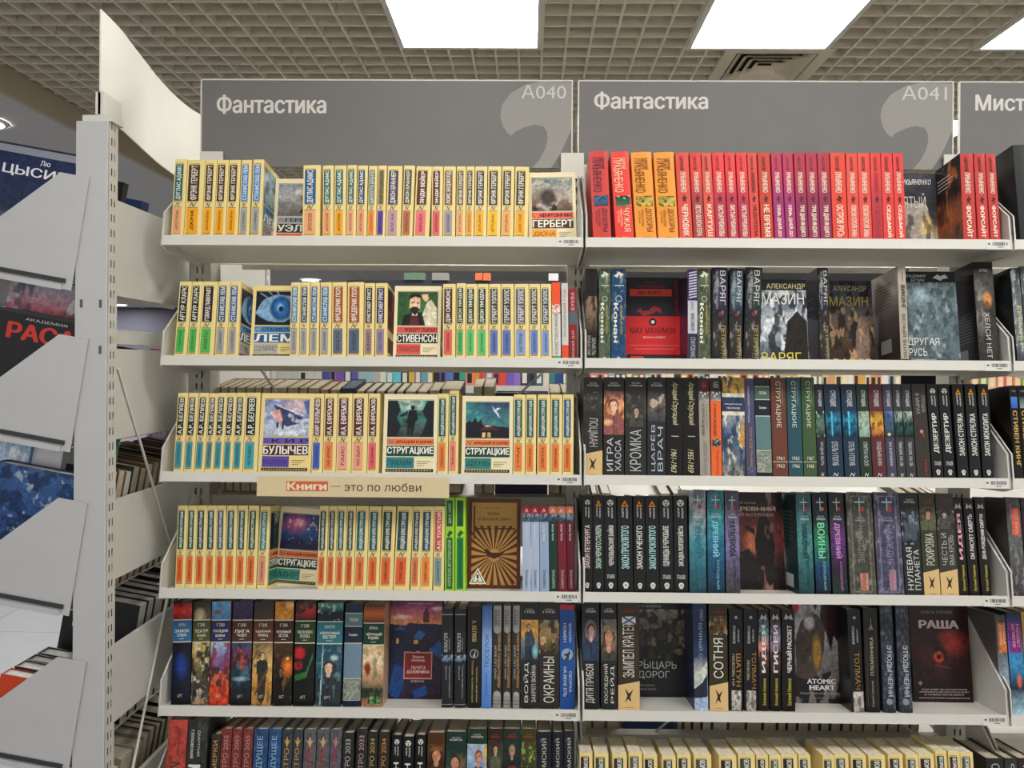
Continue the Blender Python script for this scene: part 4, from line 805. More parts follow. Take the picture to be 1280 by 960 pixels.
L5 += [(551.8,566.2,761,beldark('Человек-амфибия','Ариэль','black book with a blue picture strip')), (568,582.2,761,beldark('Голова профессора','Доуэля','black book with a grey picture strip')),
 (583.8,601,758,dict(col='#1b1a18', hard=True, els=[('t','А. БЕЛЯЕВ',.35,.65,.65,.86,'#c8b070','down',.02),('d',.5,.53,.34,'#8f908c',14),('d',.5,.53,.26,'#24242a',14),('q',[(.4,.5),(.6,.56),(.55,.5)],'#c8c8c4'),('t','Человек-амфибия',.62,.06,.78,.4,'#c8b070','down',0),('t','Голова профессора',.3,.06,.46,.46,'#c8b070','down',0)], look='black book with gold lettering and a compass')),
 (601.6,614.4,757,art('#5a84c8',[('g',D('#4a7ac4','#6a94d4','#8fb0e0','#3f6ab4'))],[('t','ПОСЕЛОК',.3,.4,.7,.72,'#2c4a8c','up',0),('t','Кир Булычев',.4,.12,.6,.34,'#2c4a8c','up',0)],'light blue book with a blue title')),
 (615,627.4,755,silver('dark striped book with silver ends')), (628.3,639,755,silver('dark striped book with silver ends')), (640,650.4,755,silver('dark striped book with silver ends')),
 (651,673.2,754,milit('#26272b','ВОЙД',picops=[('g',D('#3a4450','#5c7484','#d89c4c','#e8b060')),('P',[(.2,0),(.25,.6),(.4,.75),(.6,.75),(.8,.5),(.8,0)],'#28323c'),('face',.45,.82,.12,.08,'#d8a888','#2c2018','#38485a'),('e',.8,.2,.2,.2,'#7fc4d0',.6)],pv=(.46,.84),t2='ЗАКРЕП ВОЙНА',nm='dark book with an armoured hero on orange')),
 (673.8,699.5,754,milit('#2e2b27','ОКРАИНЫ',picops=[('g',D('#2c2a24','#6a5c3c','#a8845c','#9a9c84')),('n',5,5,5,'#33281c',.5,.9),('n',6,5,5,'#d8b078',.64,.8)],pv=(.52,.84),nm='dark brown book with large white title')),
 (700,719,756,dict(col='#1f4f96', hard=True, els=[('r',0,.955,1,1,'#c02c3c'),('t','НОМЕН',.25,.64,.45,.82,'#dce4ee','down',0),('t','ФАЛЬКОН',.62,.64,.8,.82,'#dce4ee','down',0),('d',.5,.52,.4,'#8fa4bc',12),('q',[(.3,.46),(.7,.58),(.6,.46)],'#3c4450'),('q',[(.2,.52),(.8,.54),(.5,.5)],'#1f2c3c'),('t','НА ВЕНЕ ЕЛЬ',.25,.12,.45,.4,'#dce4ee','down',0),('t','СБОРКА',.62,.16,.8,.36,'#dce4ee','down',0)], look='blue book with a red top edge'))]
L5L = [(213,217),(260.4,265),(313.6,318),(365.7,370),(393,397.5),(451.4,455),(551.5,552),(601.6,603),(651,651.5),(700,699.5)]
# ---------------- middle bay
cor = '#e2493c'
pA = [('g',D('#2c4c74','#3c6484')),('n',3,4,3,'#16283c',.5,.9)]; pB = [('g',D('#2c6c48','#18341c')),('n',3,4,3,'#c8dcc0',.6,.9)]; pC = [('g',D('#c8b048','#a89840')),('n',5,4,3,'#3c3414',.52,.9)]
def L_(col, title, nm, **k): d = lukyan(col, title, **k); d['look'] = nm; return d
cr_, mg = '#b42c50', '#b4285c'
R1 = [(741.9,764.8,189,lukbig('#cf423a','#2c2a4c','ДОЗОРЫ',pA,'coral red')), (770.3,793.3,190,lukbig('#ec4138','#f4dcb8','ЧУЖАЯ',pB,'bright red')), (795.5,821.5,190.5,lukbig('#f09c38','#6a3014','ДОЗОРЫ',pC,'orange')), (823.3,849,190.5,lukbig('#f09c38','#6a3014','ДОЗОРЫ',pC,'orange')),
 (850,866.5,191,L_('#dc5040','ЧЕРНОВИК','coral red paperback')), (867.7,881.6,191,L_('#e04038','ЛЕТО ВОЛОНТЕРА','red paperback',lo='#a83c3c')), (882.3,894.8,191,L_('#dc5648','КАРТУШ','light coral paperback')), (895.5,910,191,L_('#e83c40','ЛИСТЬЯ РУБИНОВЫ','bright red paperback',lo='#b82c48')), (911,924,191,L_('#e83c40','ЛИСТЬЯ РУБИНОВЫ','bright red paperback',lo='#b82c48')), (925.2,938.6,191,L_('#e83c40','ЛИСТЬЯ РУБИНОВЫ','bright red paperback',lo='#b82c48')),
 (939.4,951,191,L_('#de4c40','НЕДОТЕПА','coral paperback with a dark title',tcol='#6c2820')), (952.3,967.6,191,L_('#c83c28','НЕ ВРЕМЯ','brick red paperback')), (969,982,191,L_('#bc3058','СЕМЬ ДНЕЙ ДО','magenta paperback',lo='#a02c70')), (983,996,191,L_('#bc3058','СЕМЬ ДНЕЙ ДО','magenta paperback',lo='#a02c70')),
 (997,1010.8,191,L_('#b42c44','ТРИ ДНЯ ИНДИГО','crimson paperback with a purple foot',lo='#8c2450')), (1011.4,1025.4,191,L_('#b42c44','ТРИ ДНЯ ИНДИГО','crimson paperback with a purple foot',lo='#8c2450')), (1026,1040.8,191,L_('#b42c44','ТРИ ДНЯ ИНДИГО','crimson paperback with a purple foot',lo='#8c2450')),
 (1041.6,1060.4,191,L_('#e0442e','ОСТРОВ РУСЬ','wide scarlet paperback')), (1061,1075.2,191.5,L_('#e04c40','ПОИСКИ КОРОЛЯ ЗИМЫ','scarlet paperback')), (1075.7,1090.8,191.5,L_('#e04c40','ПОИСКИ КОРОЛЯ ЗИМЫ','scarlet paperback')), (1091.4,1104.4,191.5,L_('#e0403c','ГЕНОМ','red paperback, dark lower spine',tcol='#a83440',lo='#b8303c')), (1105,1119.4,191.5,L_('#de3e3a','СЕДЬМОЙ','red paperback, short white title')), (1120,1133,191.5,L_('#de3e3a','СЕДЬМОЙ','red paperback, short white title')),
 (1119,1176,217,dict(col='#34363e', els=[('p',0,0,1,1,[('g',D('#1c1c20','#c8b89c','#4c4844','#34363e','#34363e','#34363e')),('P',[(.1,.1),(.15,.6),(.45,.72),(.75,.6),(.85,.15)],'#b8b4a8'),('e',.7,.36,.16,.16,'#f0d890',.6),('n',7,7,4,'#25211c',.58,.7),('P',[(0,.64),(0,1),(1,1),(1,.64)],'#363840')]),('t','Лукьяненко',.12,.84,.86,.95,'#e8e8e2','h',0,.3),('t','СВЯТЫЙ',.0,.58,.72,.76,'#e8e8e2','h',0)], look='dark cover with a pale skull-like shape'),dict(face=True,d=.115)),
 (1204.5,1221,192,dict(col='#c03a36', els=L_('#c03a36','ФОРСАЙТ','')['els'], left=[('p',0,0,1,1,[('g',D('#241a18','#7a4426','#a05c30','#2c2220','#2c2220','#242226')),('n',5,4,4,'#c87838',.6,.7),('n',15,4,4,'#1c1614',.56,.7)]),('l',0,0,0,0,0,'') if 0 else ('r',.1,.84,.6,.85,'#d8d4cc'),('r',.1,.8,.7,.81,'#d8d4cc'),('r',.1,.76,.62,.77,'#d8d4cc'),('r',.1,.72,.5,.73,'#d8d4cc')], look='red paperback, large white title',D=.13)),
 (1223,1237,192,L_('#c23a36','ФОРСАЙТ','red paperback, large white title')), (1238.5,1251,192,L_('#c23a36','ФОРСАЙТ','red paperback, large white title'))]
R1L = [(741.9,737),(770.3,763),(795.5,788.6),(823.3,817),(850,844.3),(911,905.5),(983,978),(1011,1006.5),(1061,1057.5),(1120,1116),(1204.5,1200),(1238.5,1232)]
def konan(col, nm): return dict(col=col, hard=True, els=[('p',0,0,1,1,[('g',D(col,col)),('n',3,5,12,'#1f2a2c',.55,.6),('n',5,6,14,'#b0b494',.68,.5)]),('q',[(.15,.92),(.4,.95),(.35,.97),(.6,.96),(.85,.94),(.7,.92),(.6,.9),(.55,.94),(.4,.9)],'#dcdcc8'),('r',.2,.81,.85,.82,'#c0c4b4'),('t','Конан',.15,.2,.45,.62,'#e8e8dc','down',.03),('t','БЕЗУМНЫЙ НАЙТ',.6,.28,.8,.6,'#c8b048','down',0),('d',.5,.67,.25,'#a8ac98',12,),('d',.5,.67,.18,col,12),('d',.5,.03,.12,'#d0d0c0',8)], look=nm)
def varyag(c2, nm): return dict(col='#16161c', hard=True, els=[('p',.1,0,.95,1,[('g',D('#1a1a1c','#3c342c','#24242c',c2,'#1c1c24')),('n',4,5,10,'#9a9c9c',.64,.7)]),('t','ВАРЯГ',.5,.6,.85,.97,'#c8ccc8','down',0),('t','АЛЕКСАНДР МАЗИН',.2,.56,.4,.95,'#a8b0b0','down',0),('d',.55,.5,.14,'#7a2c2c',10),('t','ПЕТЕРБУРГ',.6,.02,.85,.38,'#b8a860','down',0)], look=nm)
MARS = [('r',0,0,1,1,'#24242c'),('r',.06,.03,.86,.985,'#2b2c34'),('t','МАКС',.34,.93,.56,.95,'#8c3434','h',0),('t','МАКСИМОВ',.2,.885,.72,.915,'#8c3434','h',.02),('r',.06,.79,.84,.87,'#e0483c'),('t','МЫ МАРС!',.22,.81,.66,.85,'#2c1c20','h',.02),('q',[(.15,.6),(.25,.66),(.3,.62),(.4,.63),(.5,.68),(.62,.66),(.66,.6),(.55,.62),(.42,.58),(.3,.57),(.2,.62)],'#a83838')] + [('q',[(.88,.02+.03*k),(.97,.0+.03*k),(.97,.012+.03*k),(.88,.032+.03*k)],'#a03038') for k in range(32)] + [('r',-.03,.14,1.01,.565,'#d92f30'),('d',.48,.5,.07,'#1c1416',14),('d',.48,.5,.035,'#e8e0d8',10),('t','МАХ МАХИМОV',.06,.37,.9,.44,'#5c1216','h',.02),('t','ВЕСНА В НОЯБРЕ',.3,.32,.7,.34,'#f0d8d4','h',.01),('r',.05,.24,.95,.245,'#e88480'),('r',.12,.2,.88,.205,'#e88480'),('r',.06,.015,.3,.12,'#e0483c'),('d',.22,.05,.05,'#2c1416',8)]
MAZ = [('g',D('#2c3034','#7c8a94','#c0c8cc','#54607c','#b8bcb8')),('n',7,6,6,'#20242c',.5,.9),('n',8,9,9,'#e8ecec',.6,.8),('P',[(.5,.1),(.6,.5),(.8,.62),(1,.5),(1,0)],'#24201c')]
MAZ2 = [('g',D('#2c2018','#4c3828','#7a6858','#5c6070','#343848')),('n',7,5,6,'#201814',.52,.8),('P',[(.5,.1),(.5,.4),(.62,.58),(.8,.6),(.9,.45),(.88,.1)],'#8a7468'),('P',[(.5,.5),(.62,.58),(.7,.62),(.6,.42),(.56,.2),(.5,.2)],'#2c2420'),('e',.28,.5,.12,.2,'#3c2c20',.4),('e',.32,.66,.06,.05,'#c8a080',.4),('n',9,6,6,'#d0a878',.68,.7)]
OTH = [('g',D('#46545a','#64767c','#5c6c74','#748488','#545c60')),('n',7,7,8,'#38484c',.5,.7),('n',8,9,9,'#a0b0b0',.64,.6),('e',.3,.75,.2,.12,'#9cb4c0',.7),('P',[(0,.88),(0,1),(1,1),(1,.88)],'#1e1f20')]
R2 = [(731.4,747,336,milit('#1f1d1d','ВЛАДЫКА СЕМИ',d='down',picops=[('g',D('#2c2418','#7a6450','#8c7460')),('n',5,5,5,'#2c241c',.5,.9)],pv=(.3,.7),au='',nm='black book with a brown battle picture',tcol='#b8b8b0',t2='ЗЕМЕЛЬ')),
 (748.4,763.4,336,konan('#50604c','mossy green book, curling white title')), (764.2,782.5,336,konan('#1f4c74','deep blue book, curling white title')),
 (784,852,347,dict(col='#24242c',hard=True,els=MARS,look='black and red cover with a red band'),dict(face=True,H=.207)),
 (860,872.2,337,dict(col='#c8c8d0',hard=True,els=[('r',0,.66,1,1,'#3c2c60')]+[('q',[(.1,.68+.03*k),(.95,.7+.03*k),(.95,.715+.03*k),(.1,.695+.03*k)],'#c8c8d4') for k in range(10)]+[('t','МАКС',.3,.55,.6,.65,'#5c6070','down',0),('t','МАКСИМОВ',.3,.33,.7,.52,'#70747c','down',.02),('r',0,0,1,.3,'#2c2844'),('t','СТАЯ РЕЗОНАНС',.25,.04,.75,.26,'#c8c8d0','down',0)],left=[('p',0,0,1,1,[('g',D('#2c2034','#3a2c50','#241c30')),('n',3,4,5,'#5a4878',.6,.7)])],look='white and purple spine')),
 (872.5,888.6,336,konan('#525c44','olive green book, curling white title')), (889.5,910,335,varyag('#3c3454','black book with violet streaks')), (910.3,928,336,varyag('#4c6c80','grey-blue glossy book')), (929,950,335,varyag('#3c4444','black book with grey streaks')),
 (949,1011,349.5,dict(col='#16181c',hard=True,els=[('p',0,0,1,1,MAZ),('r',0,.87,1,1,'#17181a'),('t','АЛЕКСАНДР',.2,.88,.98,.95,'#d0c48c','h',0),('t','МАЗИН',.1,.7,.95,.84,'#dcdccc','h',0),('t','ВАРЯГ',.05,.02,.85,.13,'#d8c850','h',0)],look='grey battle cover with yellow lettering'),dict(face=True,d=.03,t=.02)),
 (1024,1038,335,dict(varyag('#2c2c34','black book, blue-white vertical title'),left=[('p',0,0,1,1,[('g',D('#14161c','#20242e','#14161c'))]),('r',.2,.5,.8,.505,'#8c9098'),('r',.2,.6,.8,.605,'#8c9098'),('r',.2,.7,.8,.705,'#8c9098'),('r',.2,.02,.6,.12,'#a8aab0')])),
 (1039,1094,351,dict(col='#2c2420',hard=True,els=[('p',0,0,1,1,MAZ2),('t','АЛЕКСАНДР',.12,.87,.88,.94,'#d8cc9c','h',0),('t','МАЗИН',.02,.71,.9,.82,'#d8c04c','h',0),('t','ВАРЯГ',.05,.01,.9,.12,'#dcc850','h',0)],look='brown cover with a white horse'),dict(face=True,H=.205,t=.02)),
 (1126.5,1137,332.6,dict(col='#b4aa9c',hard=True,els=[('t','ВИКИНГ',.3,.55,.8,.8,'#2c2824','down',.02),('t','АНДРЕЙ',.4,.84,.65,.93,'#4c443c','down',0),('t','БЕЛЫЙ ВОЛК',.3,.05,.8,.5,'#4c443c','down',0),('r',0,0,1,.04,'#1c1a18')],left=[('p',0,0,1,1,[('g',D('#16151a','#1c1a1c','#5a5450','#a89e94','#b8aea4'))])]+[('r',.05,.86-.035*k,.75,.868-.035*k,'#4c443c') for k in range(8)]+[('r',.3,.14,.7,.28,'#8c8c8c'),('r',.1,.02,.6,.06,'#5a564e')],look='beige book, black vertical title')),
 (1137,1201,339.5,dict(col='#1e1f20',hard=True,els=[('p',0,0,1,1,OTH),('t','ВЛАДИМИР',.0,.93,.42,.965,'#c8ccc8','h',0),('t','БУТИН',.12,.89,.38,.92,'#c8ccc8','h',0),('q',[(.55,.93),(.65,.97),(.7,.95),(.8,.97),(.86,.93),(.75,.92),(.7,.9),(.62,.92)],'#c8ccc8'),('t','ДРУГАЯ',-.02,.2,.6,.29,'#dcdcd4','h',0),('t','РУСЬ',.0,.1,.35,.18,'#dcdcd4','h',0),('r',.1,.06,.52,.065,'#b8bcb8'),('r',.1,.02,.72,.025,'#b8bcb8')],look='grey stone-textured cover'),dict(face=True,d=.045,t=.03)),
 (1224.5,1249.5,327.5,dict(col='#100f10',hard=True,els=[('p',.0,0,1,1,[('g',D('#2c2a28','#3c3834','#34302c','#4c4844','#2c2a28')),('e',.2,.55,.5,.3,'#8c8880',.8),('e',.6,.62,.28,.1,'#c88850',.5),('n',3,4,8,'#1e1c1a',.56,.7),('P',[(0,.93),(0,1),(1,1),(1,.93)],'#14120f')]),('t','ХЕЛСИ НЕТ',.4,.05,.65,.5,'#c8c8c4','down',0),('t','КЛУБ',.3,.9,.7,.93,'#c8c8c4','h',0)],left=[('r',.3+.0,.5-.03*k,.9,.506-.03*k,'#5c5c60') for k in range(10)]+[('r',.15,.02,.7,.16,'#6c7078')],look='thick dark book with an orange face'))]
R2L = [(731,731.5),(764,764.5),(872.5,872.5),(889.5,890),(929,933),(1024,1022),(1125.8,1121.4),(1224,1215.5)]
dg_, SV = '#22211f', '#d8d8cf'
def script(l2, nm): return dict(col='#14110f',hard=True,els=[('t','Аркадий Стругацкий',.3,.52,.72,.95,'#d8d4a8','up' if 0 else 'down',.0,.4),('r',.3,.405,.75,.412,'#c8c8bc'),('t',l2,.28,.05,.62,.28,'#d8d4a8','down',.0,.3)],look=nm)
def sbig(col, y, nm): return dict(col=col,hard=True,els=[('t','СТРУГАЦКИЕ',.25,.5,.62,.96,'#cfd8c4','down',0),('t','АРКАДИЙ И БОРИС',.7,.72,.8,.95,'#a8b0a0','down',0),('r',0,.16,1,.166,'#c8ccb0'),('t',y[0],.25,.18,.75,.215,'#dce0c8','h',0),('t',y[1],.25,.105,.75,.14,'#dce0c8','h',0)],look=nm)
py_ = [('g',D('#163044','#1f5a7c','#2c88a8','#24486a')),('l',.4,0,.4,1,.04,'#4cc0d8'),('n',4,4,5,'#101c2c',.55,.7)]
R3 = [(729.2,753.5,471.6,milit('#2c2b28','ЛОЦМАН',d='down',tan=True,picops=[('g',D('#2c2b28','#3a3834','#2c2b28')),('n',3,4,6,'#6c6a64',.6,.6)],pv=(.62,.85),nm='charcoal book with a tan foot',tcol='#bcb8ac',au='АННА ГУРОВА')),
 (754.6,780.4,471.6,milit('#2a2422','ИГРА',picops=[('g',D('#5c3424','#c8784c','#e0a070','#5c3c50')),('n',6,4,5,'#6c2c1c',.56,.8),('face',.48,.66,.26,.14,'#ecc4a0','#7c3820','#8c5450'),('e',.2,.28,.3,.1,'#d8a47c',.5)],pv=(.42,.86),nm='dark book with an orange painted figure',tcol='#c4ccd4',t2='ХАОСА',au='МИЛАН БАРМИН')),
 (781.3,808.4,471.6,milit('#2b2b2a','КРОМКА',picops=[('g',D('#2b2b2a','#3c3c38','#2c2c2a')),('n',6,5,6,'#5c5c54',.58,.7),('face',.52,.45,.16,.12,'#b89c8c','#24221f','#45453f')],pv=(.5,.84),nm='charcoal book with a faint man',tcol='#bcc0bc',au='МИХАИЛ ТАЙМОВ')),
 (809.3,832.5,471.6,milit('#26292c','ЦАРЁВ',picops=[('g',D('#3c3c40','#6a6058','#34343a')),('P',[(.05,.6),(.3,.45),(.7,.6),(.95,.9),(.8,.95),(.5,.7),(.2,.8)],'#b8a894'),('n',6,4,5,'#24242a',.58,.6)],pv=(.55,.85),nm='dark blue-grey book with a bent arm',tcol='#b4bcc4',t2='ВРАЧ',au='СЕРГЕЙ КАНЕВ')),
 (832.9,853.8,472,script('1961-1963','black book with gold script, left one')), (854.2,875.2,472,script('1955-1959','black book with gold script, right one')),
 (875.6,888.9,472.5,dict(col='#a39c90',hard=True,els=[('r',0,.86,1,1,'#4a1c20'),('t','АББ',.25,.9,.75,.96,'#b8484c','h',.02),('p',0,.77,1,.86,[('g',D('#8c8c88','#34343a')),('n',3,4,3,'#d8d8d4',.5,.9)]),('t','СТРУГАЦКИЕ',.2,.42,.5,.74,'#6c665c','down',.02),('t','АРКАДИЙ',.62,.5,.8,.74,'#6c665c','down',0),('t','ПИКНИК НА ОБОЧ',.3,.04,.7,.36,'#86807a','down',0)],look='grey-beige book with a maroon top')),
 (889.7,903,472.5,dict(col='#ea6a34',hard=True,els=[('r',0,.86,1,1,'#2a2826'),('t','АББ',.25,.9,.75,.96,'#b8b8b0','h',.02),('p',0,.77,1,.86,[('g',D('#8c8c88','#34343a')),('n',3,4,3,'#d8d8d4',.5,.9)]),('t','СТРУГАЦКИЕ',.2,.42,.5,.74,'#8c3c20','down',.02),('p',.1,.31,.9,.385,[('g',D('#2c2a28','#4c4844')),('n',3,4,3,'#b8b0a8',.5,.9)]),('t','ТРУДНО БЫТЬ',.4,.04,.7,.28,'#a04824','down',0)],look='orange book with a black top')),
 (903.5,932.2,472,art('#56697c',[('g',D('#a8a08c','#64707c','#5c6c80','#3c5478','#8c98a4','#40507c','#c89c40','#b88c38')),('n',4,5,8,'#24304c',.54,.8),('n',14,6,9,'#e8e0c4',.62,.8),('P',[(0,.66),(0,.82),(1,.82),(1,.66)],'#26385c'),('l',0,.82,1,.82,.02,'#e0d8c0'),('l',0,.64,1,.64,.02,'#e0d8c0'),('P',[(.7,.35),(.95,.6),(1,.6),(1,.3)],'#c8963c')],[('t','АРКАДИЙ И БОРИС',.1,.72,.9,.74,'#d8d8d0','h',.02),('t','ПОЛНОЕ',.2,.68,.8,.7,'#d8d8d0','h',.02)],'ornate blue and gold painted spine')),
 (933.3,945.6,473,dict(col='#4e4c6c',hard=True,els=[('t','АРКАДИЙ БОРИС СТРУГАЦКИЕ',.25,.55,.5,.92,'#b8b8cc','down',.02),('t','ПОНЕДЕЛЬНИК',.35,.1,.65,.5,'#bc9468','down',0),('p',0,0,1,.1,[('g',D('#4e4c6c','#4e4c6c')),('n',3,4,3,'#8c8ca8',.55,.8)])],look='slate violet narrow book')),
 (946.4,965.8,472,banded('#16222c','#4c6c64','#5f7c80','ЛЕМ','Солярис','black and sea-green banded book')),
 (966.8,986,472,sbig('#6c3c30',('1961','1963'),'brown book with tall pale lettering')), (986.6,1004.6,471.6,sbig('#28505c',('1963','1966'),'petrol blue book with tall pale lettering')), (1005.5,1022.2,471.6,sbig('#3f5836',('1967','1968'),'green book with tall pale lettering')),
 (1023,1034.2,480,smallstr('#2a2a34','ТРУДНО БЫТЬ',[('g',D('#16241c','#5a7c68','#101c18')),('n',3,3,4,'#c8d8c8',.6,.8)],'black-violet')), (1035.4,1055.4,480,smallstr('#1e3448','ОТЕЛЬ У ПОГИБ',py_,'navy')), (1056.9,1075.8,480,smallstr('#1e3448','ОТЕЛЬ У ПОГИБ',py_,'navy')),
 (1076.6,1091.2,480,smallstr('#253528','УЛИТКА НА СКЛ',[('g',D('#8ca898','#a8bcac','#90a894')),('n',4,4,5,'#5a7464',.55,.6)],'dark green')), (1091.9,1109,480,smallstr('#5c2a30','ПОНЕДЕЛЬНИК НАЧИНА',[('g',D('#8c3c28','#c88c3c','#d8a440','#8c5c24')),('n',4,4,5,'#4c1c18',.56,.7)],'maroon')),
 (1109.8,1121.8,480,smallstr('#464256','ЖУК В МУРАВЕЙНИ',[('g',D('#2c2c34','#40607c','#5a6cb0')),('e',.4,.1,.2,.08,'#f0e0b0',.5),('n',3,4,5,'#1c2c3c',.55,.7)],'violet-grey')), (1122.5,1133.4,480,smallstr('#38383c','ПИКНИК НА ОБ',[('g',D('#1c2c2c','#2c5a58','#b0bcb0')),('n',4,4,5,'#0c1818',.5,.8)],'charcoal')), (1133.9,1146,480,smallstr('#38383c','ПИКНИК НА ОБ',[('g',D('#1c2c2c','#2c5a58','#b0bcb0')),('n',4,4,5,'#0c1818',.5,.8)],'charcoal')),
 (1147,1164.8,480,dict(col='#37322d',hard=True,els=[('t','СТРУГАЦКИХ',.55,.7,.85,.88,'#8c8880','down',.03),('t','В МИРАХ',.2,.68,.46,.9,'#8c8880','down',.03),('d',.5,.5,.14,'#c89088',8),('q',[(.5,.46),(.6,.52),(.66,.46),(.58,.43)],'#a03028'),('t','ГОДЫ',.5,.05,.7,.2,'#a04030','down',.02)],look='grey-brown book with red specks')),
 (1166.3,1180,480,stalker('ДЕЗЕРТИР','rad',ser=True)), (1181,1195,480,stalker('ДЕЗЕРТИР','rad',ser=True)), (1198,1211.6,480,stalker('ЗАКОН СТРЕЛКА','tri')), (1213.3,1227.2,480,stalker('ЗАКОН СТРЕЛКА','tri')), (1229.3,1243,480,stalker('ЗАКОН МОНОЛИТА','tri'))]
R3L = [(729,729.5),(781,781.5),(832.7,833),(875,872.5),(903,902),(946,942.5),(986.5,983),(1005.5,1001.5),(1035.4,1030),(1092,1085.5),(1147,1139.5),(1181,1172.8),(1229,1222)]
def tarm(bg, title, tc, nm, low, sword='#b8342c', **k):
    d = art(bg[0],[('g',D(*bg)),('n',len(title),4,9,low,.58,.6)],[('r',.47,.82,.53,.95,'#b8c4c8'),('r',.25,.9,.75,.912,'#b8c4c8'),('d',.62,.84,.13,sword,10),('t','СЕРГЕЙ',.3,.76,.7,.775,'#c8d4d8','h',0),('t','ТАРМАШЕВ',.2,.73,.8,.75,'#c8d4d8','h',.02),('t',title,.25,.36,.72,.7,tc,'down',.03),('t','ХОЛОДНЫЙ',.5,.05,.72,.33,tc,'down',0)],nm); d.update(k); return d
RED = [('g',D('#161114','#241a1e','#4c2c30','#8c4440','#7a3834','#2a1a1c','#1c1618')),('e',.45,.5,.28,.16,'#e08058',.5),('P',[(.45,.2),(.42,.5),(.5,.72),(.62,.78),(.75,.68),(.82,.45),(.78,.2)],'#1c1214'),('P',[(0,0),(0,.35),(.3,.42),(.5,.25),(1,.22),(1,0)],'#20171a'),('n',3,6,4,'#c88c80',.66,.6),('P',[(.42,.62),(.25,.66),(.25,.62),(.42,.56)],'#1c1214')]
